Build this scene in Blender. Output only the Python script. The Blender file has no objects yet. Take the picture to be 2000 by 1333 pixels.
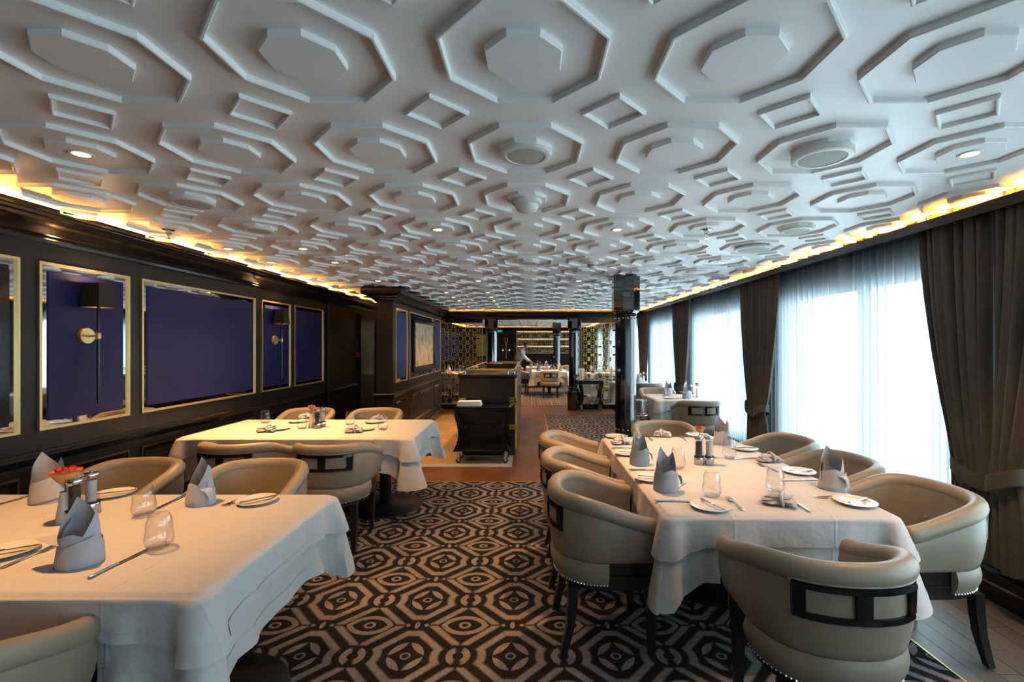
import bpy, bmesh, math, random
from mathutils import Vector, Matrix
random.seed(7)
scene = bpy.context.scene
COL = scene.collection
PI = math.pi

# ------------------------------------------------------------------ camera
FPX, CX, CY, EYE = 889.0, 1035.0, 676.0, 1.53
cd = bpy.data.cameras.new('camera')
cd.sensor_width = 36.0
cd.lens = FPX / 2000 * 36
cd.shift_x = (1000 - CX) / 2000
cd.shift_y = (CY - 666.5) / 2000
cd.clip_start = 0.05
cam = bpy.data.objects.new('camera', cd)
cam.location = (0, 0, EYE)
cam.rotation_euler = (PI / 2, 0, 0)
COL.objects.link(cam)
scene.camera = cam

# ------------------------------------------------------------------ world, exposure
SKY = 8.0
w = bpy.data.worlds.new('sky')
scene.world = w
w.use_nodes = True
w.node_tree.nodes['Background'].inputs[0].default_value = (0.78, 0.92, 1.0, 1)
w.node_tree.nodes['Background'].inputs[1].default_value = SKY
vs = scene.view_settings
vs.view_transform = 'Standard'
vs.look = 'None'
vs.exposure = 0.43
vs.gamma = 1.0
vs.use_curve_mapping = False
cy = scene.cycles
cy.max_bounces = 8
cy.diffuse_bounces = 4
cy.glossy_bounces = 4
cy.transmission_bounces = 6
cy.transparent_max_bounces = 16
cy.caustics_reflective = False
cy.caustics_refractive = False
cy.sample_clamp_indirect = 4.0
cy.use_denoising = True

CEIL = 2.38
XL, XR = -3.15, 2.80          # room walls
YF, YB = -5.5, 20.0           # wall behind the camera, far wall of the second room
PIERS = [2.6 + 2.66 * k for k in range(-3, 7)]      # wall piers between the windows
PW = 0.22                     # half width of a pier
for k in range(len(PIERS) - 1):
    y0, y1 = PIERS[k] + PW, PIERS[k + 1] - PW
    ld = bpy.data.lights.new('window_portal', 'AREA')
    ld.shape = 'RECTANGLE'; ld.size = 1.78; ld.size_y = y1 - y0
    ld.cycles.is_portal = True
    lo = bpy.data.objects.new('window_portal', ld)
    lo.location = (XR + 0.22, (y0 + y1) / 2, 1.18)
    lo.rotation_euler = (0, PI / 2, 0)      # emits towards -X
    COL.objects.link(lo)

# ------------------------------------------------------------------ materials
def new_mat(name):
    m = bpy.data.materials.new(name); m.use_nodes = True
    nt = m.node_tree
    return m, nt, nt.nodes['Principled BSDF']

def nd(nt, typ, **kw):
    n = nt.nodes.new(typ)
    for k, v in kw.items(): setattr(n, k, v)
    return n

def mat(name, col, rough=0.5, metal=0.0, spec=None, coat=0.0, sheen=0.0, var=0.0, vscale=8.0, bump=0.0, bscale=200.0, stretch=None, emit=None, estr=0.0):
    m, nt, p = new_mat(name)
    p.inputs['Base Color'].default_value = (*col, 1)
    p.inputs['Roughness'].default_value = rough
    p.inputs['Metallic'].default_value = metal
    if spec is not None: p.inputs['Specular IOR Level'].default_value = spec
    if coat: p.inputs['Coat Weight'].default_value = coat; p.inputs['Coat Roughness'].default_value = 0.08
    if sheen:
        p.inputs['Sheen Weight'].default_value = sheen
        p.inputs['Sheen Roughness'].default_value = 0.4
    tc = None
    if var or bump:
        tc = nd(nt, 'ShaderNodeTexCoord')
        mp = nd(nt, 'ShaderNodeMapping')
        nt.links.new(tc.outputs['Object'], mp.inputs[0])
        if stretch: mp.inputs['Scale'].default_value = stretch
    if var:
        no = nd(nt, 'ShaderNodeTexNoise'); no.inputs['Scale'].default_value = vscale; no.inputs['Detail'].default_value = 4
        nt.links.new(mp.outputs[0], no.inputs['Vector'])
        cr = nd(nt, 'ShaderNodeMix', data_type='RGBA')
        cr.inputs[6].default_value = (*[max(0, c * (1 - var)) for c in col], 1)
        cr.inputs[7].default_value = (*[min(1, c * (1 + var)) for c in col], 1)
        nt.links.new(no.outputs['Fac'], cr.inputs[0])
        nt.links.new(cr.outputs[2], p.inputs['Base Color'])
    if bump:
        no = nd(nt, 'ShaderNodeTexNoise'); no.inputs['Scale'].default_value = bscale; no.inputs['Detail'].default_value = 3
        nt.links.new(mp.outputs[0], no.inputs['Vector'])
        b = nd(nt, 'ShaderNodeBump'); b.inputs['Strength'].default_value = bump; b.inputs['Distance'].default_value = 0.002
        nt.links.new(no.outputs['Fac'], b.inputs['Height'])
        nt.links.new(b.outputs[0], p.inputs['Normal'])
    if emit:
        p.inputs['Emission Color'].default_value = (*emit, 1)
        p.inputs['Emission Strength'].default_value = estr
    return m

M = {}
M['ceiling'] = mat('ceiling_paint', (0.87, 0.86, 0.84), 0.40, var=0.03, vscale=3)
M['charcoal'] = mat('charcoal_panelling', (0.009, 0.0095, 0.0105), 0.40, spec=0.28, var=0.25, vscale=6, stretch=(1, 1, 0.15), bump=0.15, bscale=120)
M['black_wood'] = mat('black_lacquered_wood', (0.010, 0.0095, 0.010), 0.28, var=0.2, vscale=5, coat=0.2)
M['black_gloss'] = mat('black_gloss_lacquer', (0.007, 0.007, 0.008), 0.13, spec=0.4)
M['black_mirror'] = mat('black_mirror_glass', (0.012, 0.012, 0.014), 0.03, spec=0.9, coat=0.6)
M['gold'] = mat('brushed_gold', (0.80, 0.57, 0.24), 0.42, 0.9)
M['shelf_back'] = mat('shelf_backing', (0.30, 0.22, 0.14), 0.5)
M['gold_plate'] = mat('polished_gold_plate', (0.80, 0.60, 0.12), 0.18, 1.0)
M['bronze'] = mat('dull_bronze', (0.16, 0.12, 0.075), 0.4, 1.0)
M['mirror'] = mat('mirror_strip', (0.80, 0.80, 0.78), 0.03, 1.0)
M['steel'] = mat('polished_steel', (0.75, 0.74, 0.72), 0.16, 1.0)
M['silver'] = mat('table_silver', (0.80, 0.77, 0.70), 0.14, 1.0)
M['velvet'] = mat('navy_velvet', (0.0065, 0.010, 0.072), 0.52, spec=0.25, var=0.25, vscale=2.2, stretch=(1, 1, 0.35))
M['velvet_bright'] = mat('royal_blue_velvet', (0.008, 0.020, 0.120), 0.6, spec=0.3, var=0.2, vscale=3)
M['leather'] = mat('taupe_leather', (0.275, 0.228, 0.165), 0.40, var=0.05, vscale=9, bump=0.10, bscale=260)
M['napkin'] = mat('grey_linen_napkin', (0.45, 0.453, 0.485), 0.85, var=0.05, vscale=30, bump=0.3, bscale=500)
M['porcelain'] = mat('cream_porcelain', (0.78, 0.74, 0.66), 0.14, coat=0.3)
M['towel'] = mat('white_towel', (0.75, 0.75, 0.74), 0.9, bump=0.3, bscale=400)
M['drape'] = mat('grey_brown_drape', (0.070, 0.064, 0.054), 0.85, sheen=0.15, var=0.18, vscale=400, stretch=(0.05, 0.05, 1), bump=0.5, bscale=300)
M['pepper'] = mat('peppercorns', (0.03, 0.022, 0.018), 0.7, var=0.7, vscale=300)
M['salt'] = mat('coarse_salt', (0.75, 0.73, 0.70), 0.6, var=0.2, vscale=300)
M['rubber'] = mat('black_rubber', (0.012, 0.012, 0.012), 0.6)
M['stem'] = mat('green_stem', (0.05, 0.14, 0.03), 0.5)
M['grille'] = mat('speaker_grille', (0.45, 0.46, 0.42), 0.6, bump=0.5, bscale=900)
M['white_plastic'] = mat('white_plastic', (0.74, 0.73, 0.68), 0.35)
M['skin'] = mat('skin', (0.36, 0.19, 0.12), 0.5)
M['hair'] = mat('dark_hair', (0.012, 0.010, 0.009), 0.5)
M['shirt'] = mat('white_shirt', (0.72, 0.72, 0.72), 0.8)
M['vest'] = mat('cream_waistcoat', (0.50, 0.46, 0.36), 0.8)
M['trouser'] = mat('dark_trousers', (0.015, 0.015, 0.018), 0.8)
M['led'] = mat('warm_led_tape', (0.9, 0.6, 0.3), 0.5, emit=(1.0, 0.41, 0.055), estr=230.0)
M['lens'] = mat('lit_downlight_lens', (0.9, 0.8, 0.6), 0.4, emit=(1.0, 0.50, 0.16), estr=9.0)
M['shelf_light'] = mat('shelf_led', (0.9, 0.8, 0.6), 0.4, emit=(1.0, 0.68, 0.36), estr=3.2)
M['baseplate'] = mat('dark_brushed_metal', (0.07, 0.07, 0.072), 0.38, 0.9)
M['shade_inside'] = mat('gold_shade_lining', (0.65, 0.42, 0.12), 0.4, 0.6)
M['shade'] = mat('black_shade', (0.006, 0.006, 0.006), 0.7)
M['grey_panel'] = mat('grey_sill_panel', (0.22, 0.23, 0.24), 0.5)
M['dark_void'] = mat('dark_recess_paint', (0.006, 0.006, 0.006), 0.7)
M['sign_green'] = mat('exit_sign_green', (0.02, 0.30, 0.13), 0.4, emit=(0.02, 0.30, 0.13), estr=0.35)
M['sign_white'] = mat('exit_sign_white', (0.8, 0.8, 0.8), 0.4, emit=(0.8, 0.9, 0.8), estr=0.35)
M['wood_low'] = mat('brown_wood_panel', (0.12, 0.06, 0.025), 0.4, var=0.3, vscale=6, stretch=(1, 1, 0.2))
M['red_box'] = mat('dull_red_box', (0.22, 0.07, 0.05), 0.5)

def glass_mat(name, tint=(1, 1, 1), base=0.05, edge=0.75, power=3.0):
    """thin clear glass: transparent with a mirror reflection that grows towards the edges"""
    m = bpy.data.materials.new(name); m.use_nodes = True
    nt = m.node_tree; nt.nodes.clear()
    out = nd(nt, 'ShaderNodeOutputMaterial'); mx = nd(nt, 'ShaderNodeMixShader')
    tr = nd(nt, 'ShaderNodeBsdfTransparent'); gl = nd(nt, 'ShaderNodeBsdfGlossy')
    tr.inputs[0].default_value = (*tint, 1); gl.inputs['Roughness'].default_value = 0.02
    lw = nd(nt, 'ShaderNodeLayerWeight'); lw.inputs[0].default_value = 0.5
    pw = nd(nt, 'ShaderNodeMath', operation='POWER'); pw.inputs[1].default_value = power
    ma = nd(nt, 'ShaderNodeMath', operation='MULTIPLY_ADD'); ma.inputs[1].default_value = edge; ma.inputs[2].default_value = base
    nt.links.new(lw.outputs['Facing'], pw.inputs[0]); nt.links.new(pw.outputs[0], ma.inputs[0])
    nt.links.new(ma.outputs[0], mx.inputs[0]); nt.links.new(tr.outputs[0], mx.inputs[1]); nt.links.new(gl.outputs[0], mx.inputs[2])
    nt.links.new(mx.outputs[0], out.inputs[0])
    return m
M['glass'] = glass_mat('clear_tumbler_glass', (0.97, 0.97, 0.97), 0.09, 0.8, 2.2)
M['pane'] = glass_mat('window_glass', (0.95, 0.98, 0.98), 0.04, 0.5, 4)
M['acrylic'] = glass_mat('clear_acrylic', (0.95, 0.95, 0.95), 0.07, 0.5, 3)

def sheer_mat():
    m = bpy.data.materials.new('white_sheer'); m.use_nodes = True
    nt = m.node_tree; nt.nodes.clear()
    out = nd(nt, 'ShaderNodeOutputMaterial')
    tr = nd(nt, 'ShaderNodeBsdfTransparent'); tl = nd(nt, 'ShaderNodeBsdfTranslucent'); df = nd(nt, 'ShaderNodeBsdfDiffuse')
    tr.inputs[0].default_value = (0.90, 0.97, 1, 1)
    tl.inputs[0].default_value = (0.50, 0.56, 0.60, 1); df.inputs[0].default_value = (0.60, 0.63, 0.66, 1)
    m1 = nd(nt, 'ShaderNodeMixShader'); m1.inputs[0].default_value = 0.38
    m2 = nd(nt, 'ShaderNodeMixShader'); m2.inputs[0].default_value = 0.44
    nt.links.new(tl.outputs[0], m1.inputs[1]); nt.links.new(df.outputs[0], m1.inputs[2])
    nt.links.new(m1.outputs[0], m2.inputs[1]); nt.links.new(tr.outputs[0], m2.inputs[2])
    nt.links.new(m2.outputs[0], out.inputs[0])
    return m
M['sheer'] = sheer_mat()

class NM:
    """small helper for building math node graphs"""
    def __init__(s, nt): s.nt = nt
    def op(s, o, a, b=None, c=None):
        n = nd(s.nt, 'ShaderNodeMath', operation=o)
        for i, x in enumerate((a, b, c)):
            if x is None: continue
            if isinstance(x, (int, float)): n.inputs[i].default_value = x
            else: s.nt.links.new(x, n.inputs[i])
        return n.outputs[0]
    def add(s, a, b): return s.op('ADD', a, b)
    def sub(s, a, b): return s.op('SUBTRACT', a, b)
    def mul(s, a, b): return s.op('MULTIPLY', a, b)
    def mx(s, a, b): return s.op('MAXIMUM', a, b)
    def mn(s, a, b): return s.op('MINIMUM', a, b)
    def ab(s, a): return s.op('ABSOLUTE', a)
    def ell(s, u, v, cu, cv, ru, rv):
        """normalised distance from an ellipse centre, minus one"""
        a = s.mul(s.sub(u, cu), 1 / ru); b = s.mul(s.sub(v, cv), 1 / rv)
        return s.sub(s.op('SQRT', s.add(s.mul(a, a), s.mul(b, b))), 1.0)
    def step(s, d, soft):      # 1 inside (d < 0)
        n = nd(s.nt, 'ShaderNodeMapRange'); n.inputs[1].default_value = -soft; n.inputs[2].default_value = soft
        n.inputs[3].default_value = 1; n.inputs[4].default_value = 0
        s.nt.links.new(d, n.inputs[0]); return n.outputs[0]

def carpet_mat():
    m, nt, p = new_mat('medallion_carpet')
    g = NM(nt)
    geo = nd(nt, 'ShaderNodeNewGeometry'); sep = nd(nt, 'ShaderNodeSeparateXYZ')
    nt.links.new(geo.outputs['Position'], sep.inputs[0])
    W, Hh = 0.517, 0.492
    fx = g.op('PINGPONG', g.mul(g.add(sep.outputs[0], 0.095 + 20 * W), 1 / W), 0.5)
    fy = g.op('PINGPONG', g.mul(g.add(sep.outputs[1], -2.232 + 20 * Hh), 1 / Hh), 0.5)
    u, v = fx, fy
    u2, v2 = g.sub(0.5, u), g.sub(0.5, v)
    shapes = []
    # petal medallion
    shapes.append(g.mx(g.ell(u, v, 0, 0, .052, .052), g.mul(g.ell(u, v, 0, 0, .030, .030), -1)))
    pet = g.mx(g.ell(u, v, 0, 0, .172, .205), g.ell(u, v, 1.48 * .172, 1.48 * .205, 1.50 * .172, 1.50 * .205))
    shapes.append(pet)
    # hexagonal band round it
    a = g.add(g.mul(u, .739), g.mul(v, .674))
    dC = g.ell(u, v, .5, 0, .19, .19)
    dC2 = g.ell(u, v, .5, 0, .265, .265)
    outer = g.mx(g.mx(g.sub(a, .325), g.sub(v, .40)), g.mx(g.sub(u, .345), g.mul(dC, -.19)))
    inner = g.mx(g.mx(g.sub(a, .255), g.sub(v, .315)), g.mx(g.sub(u, .275), g.mul(dC2, -.265)))
    shapes.append(g.mx(outer, g.mul(inner, -1)))
    # split ring between medallions
    ring = g.mx(g.ell(u, v, .5, 0, .118, .135), g.mul(g.ell(u, v, .5, 0, .052, .055), -1))
    ring = g.mx(ring, g.sub(g.add(.014, g.mul(v, .25)), u2))
    shapes.append(ring)
    # eye
    shapes.append(g.mx(g.ell(u2, v2, 0, 0, .064, .06), g.mul(g.ell(u2, v2, 0, 0, .032, .030), -1)))
    lens_o = g.mx(g.ell(u2, v2, 0, -.115, .27, .285), g.sub(u2, .5))
    lens_i = g.ell(u2, v2, 0, -.115, .215, .225)
    shapes.append(g.mx(lens_o, g.mul(lens_i, -1)))
    # slanted strokes round the eye
    a2 = g.add(g.mul(u2, .739), g.mul(v2, .674))
    st = g.mx(g.sub(a2, .285), g.sub(.218, a2))
    st = g.mx(st, g.mx(g.sub(.014, u2), g.sub(.014, v2)))
    st = g.mx(st, g.mx(g.sub(v2, .335), g.sub(u2, .36)))
    shapes.append(st)
    # dots
    shapes.append(g.ell(u, v2, 0, 0, .026, .062))
    shapes.append(g.ell(u, v2, .098, 0, .024, .024))
    d = shapes[0]
    fac = g.step(shapes[0], .012)
    for s_ in shapes[1:]: fac = g.mx(fac, g.step(s_, .012))
    no = nd(nt, 'ShaderNodeTexNoise'); no.inputs['Scale'].default_value = 180; no.inputs['Detail'].default_value = 2
    nt.links.new(geo.outputs['Position'], no.inputs['Vector'])
    mix = nd(nt, 'ShaderNodeMix', data_type='RGBA')
    mix.inputs[6].default_value = (0.012, 0.0115, 0.013, 1); mix.inputs[7].default_value = (0.215, 0.19, 0.18, 1)
    nt.links.new(fac, mix.inputs[0])
    mul = nd(nt, 'ShaderNodeMix', data_type='RGBA', blend_type='MULTIPLY'); mul.inputs[0].default_value = 1
    vr = nd(nt, 'ShaderNodeMapRange'); vr.inputs[1].default_value = .3; vr.inputs[2].default_value = .7; vr.inputs[3].default_value = .6; vr.inputs[4].default_value = 1.3
    nt.links.new(no.outputs['Fac'], vr.inputs[0])
    nt.links.new(mix.outputs[2], mul.inputs[6]); nt.links.new(vr.outputs[0], mul.inputs[7])
    nt.links.new(mul.outputs[2], p.inputs['Base Color'])
    p.inputs['Roughness'].default_value = .95
    p.inputs['Specular IOR Level'].default_value = .15
    b = nd(nt, 'ShaderNodeBump'); b.inputs['Strength'].default_value = .5; b.inputs['Distance'].default_value = .003
    nt.links.new(no.outputs['Fac'], b.inputs['Height']); nt.links.new(b.outputs[0], p.inputs['Normal'])
    return m
M['carpet'] = carpet_mat()

def linen_mat():
    m, nt, p = new_mat('white_table_linen')
    g = NM(nt)
    p.inputs['Base Color'].default_value = (0.55, 0.53, 0.515, 1)
    p.inputs['Roughness'].default_value = .8
    p.inputs['Sheen Weight'].default_value = .1
    tc = nd(nt, 'ShaderNodeTexCoord'); sep = nd(nt, 'ShaderNodeSeparateXYZ')
    nt.links.new(tc.outputs['Object'], sep.inputs[0])
    h = None
    for ax, step_ in ((0, .46), (1, .33)):
        c = g.op('PINGPONG', g.add(sep.outputs[ax], 10 * step_ + step_ * .5), step_ * .5)
        r = g.step(g.sub(c, .004), .004)
        h = r if h is None else g.add(h, r)
    no = nd(nt, 'ShaderNodeTexNoise'); no.inputs['Scale'].default_value = 9; no.inputs['Detail'].default_value = 3
    nt.links.new(tc.outputs['Object'], no.inputs['Vector'])
    no2 = nd(nt, 'ShaderNodeTexNoise'); no2.inputs['Scale'].default_value = 500
    nt.links.new(tc.outputs['Object'], no2.inputs['Vector'])
    hh = g.add(g.mul(h, .6), g.add(g.mul(no.outputs['Fac'], 4.0), g.mul(no2.outputs['Fac'], .10)))
    b = nd(nt, 'ShaderNodeBump'); b.inputs['Strength'].default_value = .6; b.inputs['Distance'].default_value = .004
    nt.links.new(hh, b.inputs['Height']); nt.links.new(b.outputs[0], p.inputs['Normal'])
    return m
M['linen'] = linen_mat()

def wood_mat(name, c0, c1, rough):
    m, nt, p = new_mat(name)
    tc = nd(nt, 'ShaderNodeTexCoord'); oi = nd(nt, 'ShaderNodeObjectInfo')
    mp = nd(nt, 'ShaderNodeMapping'); mp.inputs['Scale'].default_value = (1.5, 22, 1)
    nt.links.new(tc.outputs['Object'], mp.inputs[0])
    no = nd(nt, 'ShaderNodeTexNoise'); no.inputs['Scale'].default_value = 3; no.inputs['Detail'].default_value = 6
    nt.links.new(mp.outputs[0], no.inputs['Vector'])
    g = NM(nt)
    f = g.add(g.mul(no.outputs['Fac'], .6), g.mul(oi.outputs['Random'], .45))
    mix = nd(nt, 'ShaderNodeMix', data_type='RGBA'); mix.inputs[6].default_value = (*c0, 1); mix.inputs[7].default_value = (*c1, 1)
    nt.links.new(f, mix.inputs[0]); nt.links.new(mix.outputs[2], p.inputs['Base Color'])
    p.inputs['Roughness'].default_value = rough
    return m
M['plank'] = wood_mat('oiled_oak_plank', (0.060, 0.022, 0.008), (0.23, 0.095, 0.034), .35)
M['plank_grey'] = wood_mat('weathered_oak_plank', (0.06, 0.042, 0.030), (0.17, 0.13, 0.10), .38)

def tile_mat(name, c0, c1):
    m, nt, p = new_mat(name)
    geo = nd(nt, 'ShaderNodeNewGeometry')
    no = nd(nt, 'ShaderNodeTexNoise'); no.inputs['Scale'].default_value = 3; no.inputs['Detail'].default_value = 7; no.inputs['Distortion'].default_value = 1.2
    nt.links.new(geo.outputs['Position'], no.inputs['Vector'])
    mix = nd(nt, 'ShaderNodeMix', data_type='RGBA'); mix.inputs[6].default_value = (*c0, 1); mix.inputs[7].default_value = (*c1, 1)
    nt.links.new(no.outputs['Fac'], mix.inputs[0]); nt.links.new(mix.outputs[2], p.inputs['Base Color'])
    p.inputs['Roughness'].default_value = .12
    return m
M['tile_a'] = tile_mat('beige_marble', (0.26, 0.20, 0.12), (0.42, 0.33, 0.20))
M['tile_b'] = tile_mat('ochre_marble', (0.34, 0.22, 0.08), (0.50, 0.35, 0.15))
M['tile_c'] = tile_mat('grey_marble', (0.30, 0.30, 0.28), (0.46, 0.46, 0.43))

def rose_mat():
    m, nt, p = new_mat('rose_petal')
    tc = nd(nt, 'ShaderNodeTexCoord'); sep = nd(nt, 'ShaderNodeSeparateXYZ'); nt.links.new(tc.outputs['UV'], sep.inputs[0])
    cr = nd(nt, 'ShaderNodeValToRGB'); e = cr.color_ramp.elements
    e[0].position = 0.0; e[0].color = (0.62, 0.30, 0.06, 1); e[1].position = 1.0; e[1].color = (0.42, 0.015, 0.02, 1)
    x = e.new(.70); x.color = (0.80, 0.40, 0.12, 1)
    x = e.new(.90); x.color = (0.60, 0.07, 0.04, 1)
    nt.links.new(sep.outputs[1], cr.inputs[0]); nt.links.new(cr.outputs[0], p.inputs['Base Color'])
    p.inputs['Roughness'].default_value = .5
    return m
M['rose'] = rose_mat()

def art_mat(name, cols, scale, rough=.25):
    m, nt, p = new_mat(name)
    tc = nd(nt, 'ShaderNodeTexCoord')
    no = nd(nt, 'ShaderNodeTexNoise'); no.inputs['Scale'].default_value = scale; no.inputs['Detail'].default_value = 5; no.inputs['Distortion'].default_value = 1.5
    nt.links.new(tc.outputs['Object'], no.inputs['Vector'])
    cr = nd(nt, 'ShaderNodeValToRGB')
    cr.color_ramp.elements[0].position = .3; cr.color_ramp.elements[1].position = .7
    cr.color_ramp.elements[0].color = (*cols[0], 1); cr.color_ramp.elements[1].color = (*cols[-1], 1)
    for i, c in enumerate(cols[1:-1]):
        e = cr.color_ramp.elements.new(.3 + .4 * (i + 1) / (len(cols) - 1)); e.color = (*c, 1)
    nt.links.new(no.outputs['Fac'], cr.inputs[0]); nt.links.new(cr.outputs[0], p.inputs['Base Color'])
    p.inputs['Roughness'].default_value = rough
    return m
M['art_pale'] = art_mat('pale_tan_artwork', [(.30, .22, .12), (.55, .45, .30), (.66, .60, .46), (.50, .36, .18)], 3.5, .12)
M['art_green'] = art_mat('yellow_green_artwork', [(.25, .27, .06), (.42, .38, .10), (.50, .44, .14)], 1.6)
M['art_dark'] = art_mat('dark_artwork', [(.01, .012, .012), (.05, .055, .055), (.02, .02, .02)], 3, .3)

# ------------------------------------------------------------------ mesh helpers
class MB:
    def __init__(s): s.v = []; s.f = []; s.uv = None
    def add(s, verts, faces, T=None):
        o = len(s.v)
        for p in verts:
            p = Vector(p)
            s.v.append(tuple(T @ p) if T is not None else tuple(p))
        s.f += [tuple(o + i for i in f) for f in faces]
        return s
    def bb(s, x0, x1, y0, y1, z0, z1, T=None):
        return s.add([(x0, y0, z0), (x1, y0, z0), (x1, y1, z0), (x0, y1, z0), (x0, y0, z1), (x1, y0, z1), (x1, y1, z1), (x0, y1, z1)],
                     [(0, 3, 2, 1), (4, 5, 6, 7), (0, 1, 5, 4), (1, 2, 6, 5), (2, 3, 7, 6), (3, 0, 4, 7)], T)
    def rb(s, x0, x1, y0, y1, z0, z1, r=0.01, seg=2, T=None):
        bm = bmesh.new(); bmesh.ops.create_cube(bm, size=1)
        for q in bm.verts:
            q.co = Vector(((x0 + x1) / 2 + q.co.x * (x1 - x0), (y0 + y1) / 2 + q.co.y * (y1 - y0), (z0 + z1) / 2 + q.co.z * (z1 - z0)))
        bmesh.ops.bevel(bm, geom=list(bm.edges), offset=r, segments=seg, affect='EDGES', profile=.5)
        bm.verts.index_update()
        s.add([q.co.copy() for q in bm.verts], [[q.index for q in f.verts] for f in bm.faces], T); bm.free()
        return s
    def grid(s, rows, cu=False, cv=False, T=None):
        """rows of points; cu closes along a row, cv closes the rows"""
        n, k = len(rows), len(rows[0]); fs = []
        for i in range(n if cv else n - 1):
            for j in range(k if cu else k - 1):
                fs.append((i * k + j, i * k + (j + 1) % k, ((i + 1) % n) * k + (j + 1) % k, ((i + 1) % n) * k + j))
        return s.add([p for r in rows for p in r], fs, T)
    def loft(s, rings, cap=True, T=None):
        n, k = len(rings), len(rings[0])
        s.grid(rings, cu=True, T=T)
        if cap:
            o = len(s.v) - n * k
            s.f.append(tuple(o + j for j in reversed(range(k)))); s.f.append(tuple(o + (n - 1) * k + j for j in range(k)))
        return s
    def lathe(s, prof, n=24, T=None, cap=True):
        return s.loft([[(r * math.cos(2 * PI * j / n), r * math.sin(2 * PI * j / n), z) for j in range(n)] for r, z in prof], cap, T)
    def tube(s, pts, r, n=8, cap=True, T=None, closed=False):
        pts = [Vector(p) for p in pts]; rings = []; up = None
        for i, p in enumerate(pts):
            a = pts[i - 1] if i else (pts[-1] if closed else p); b = pts[(i + 1) % len(pts)] if (i < len(pts) - 1 or closed) else p
            d = (b - a).normalized()
            if up is None:
                up = Vector((0, 0, 1)) if abs(d.z) < .9 else Vector((1, 0, 0))
            e1 = d.cross(up).normalized(); up = e1.cross(d).normalized()
            rr = r[i] if isinstance(r, (list, tuple)) else r
            rings.append([p + (e1 * math.cos(2 * PI * j / n) + up * math.sin(2 * PI * j / n)) * rr for j in range(n)])
        if closed: return s.grid(rings, cu=True, cv=True, T=T)
        return s.loft(rings, cap, T)
    def prism(s, poly, z0, z1, T=None):
        k = len(poly)
        s.add([(x, y, z0) for x, y in poly] + [(x, y, z1) for x, y in poly],
              [tuple(reversed(range(k))), tuple(range(k, 2 * k))] + [(j, (j + 1) % k, k + (j + 1) % k, k + j) for j in range(k)], T)
        return s
    def me(s, name, m, smooth=40, fix=False):
        me = bpy.data.meshes.new(name); me.from_pydata(s.v, [], s.f)
        if fix:
            bm = bmesh.new(); bm.from_mesh(me); bmesh.ops.recalc_face_normals(bm, faces=bm.faces); bm.to_mesh(me); bm.free()
        me.materials.append(m if not isinstance(m, str) else M[m])
        if smooth:
            me.shade_smooth(); me.set_sharp_from_angle(angle=math.radians(smooth))
        me.update()
        return me

def link(name, data, parent=None, loc=(0, 0, 0), rz=0.0):
    o = bpy.data.objects.new(name, data); COL.objects.link(o)
    o.location = loc; o.rotation_euler = (0, 0, rz)
    if parent: o.parent = parent
    return o
def tag(o, label, cat, group=None):
    o['label'] = label; o['category'] = cat
    if group: o['group'] = group
    return o
def struct(name, mb, m, smooth=0):
    o = link(name, mb.me(name, m, smooth)); o['kind'] = 'structure'; return o
def struct_empty(name, loc=(0, 0, 0)):
    o = link(name, None, None, loc); o['kind'] = 'structure'; return o
def part(name, mb, m, parent, smooth=40, kind=None, fix=False):
    o = link(name, mb.me(name, m, smooth, fix) if isinstance(mb, MB) else mb, parent)
    if kind: o['kind'] = kind
    return o
def thing(name, loc, rz, label, cat, group=None):
    return tag(link(name, None, None, loc, rz), label, cat, group)
class Proto:
    """the parts of one kind of thing; place() makes an individual with parts that share the meshes"""
    def __init__(s): s.p = []
    def add(s, name, mb, m, up=None, smooth=40, kind=None, label=None, fix=False):
        s.p.append((name, mb.me(name, m, smooth, fix), up, kind, label)); return len(s.p) - 1
    def place(s, name, loc, rz, label, cat, group=None, scale=1.0):
        t = thing(name, loc, rz, label, cat, group); made = []
        if scale != 1.0: t.scale = (scale,) * 3
        for pn, me, up, kind, lab in s.p:
            o = link(pn, me, t if up is None else made[up])
            if kind: o['kind'] = kind
            if lab: o['label'] = lab
            made.append(o)
        return t
def lerp(a, b, t): return a + (b - a) * t
def smooth01(t):
    t = max(0, min(1, t)); return t * t * (3 - 2 * t)
def on_plane(px, py, z):
    """where the line of sight through a point of the photograph meets the height z"""
    Y = (EYE - z) * FPX / (py - CY)
    return ((px - CX) * Y / FPX, Y)

# ------------------------------------------------------------------ floor
RX = 1.97       # right edge of the carpet
fl = struct('floor', MB().bb(XL - .2, XR + .2, YF - .2, YB + .2, -.10, -.012), 'dark_void')

def clip(poly, x0, x1, y0, y1):
    for ax, lim, sg in ((0, x0, 1), (0, x1, -1), (1, y0, 1), (1, y1, -1)):
        out = []
        for i in range(len(poly)):
            p, q = poly[i - 1], poly[i]
            ip, iq = (p[ax] - lim) * sg >= 0, (q[ax] - lim) * sg >= 0
            if ip != iq:
                t = (lim - p[ax]) / (q[ax] - p[ax]); out.append((lerp(p[0], q[0], t), lerp(p[1], q[1], t)))
            if iq: out.append(q)
        poly = out
        if len(poly) < 3: return []
    return poly
def area(p): return abs(sum(p[i - 1][0] * p[i][1] - p[i][0] * p[i - 1][1] for i in range(len(p)))) / 2
def plank(poly, ang, m):
    cx = sum(p[0] for p in poly) / len(poly); cy_ = sum(p[1] for p in poly) / len(poly)
    ca, sa = math.cos(-ang), math.sin(-ang)
    loc = [((x - cx) * ca - (y - cy_) * sa, (x - cx) * sa + (y - cy_) * ca) for x, y in poly]
    o = part('plank', MB().prism(loc, -.012, random.uniform(-.0006, .0006)), m, fl, 0)
    o.location = (cx, cy_, 0); o.rotation_euler = (0, 0, ang)
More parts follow.
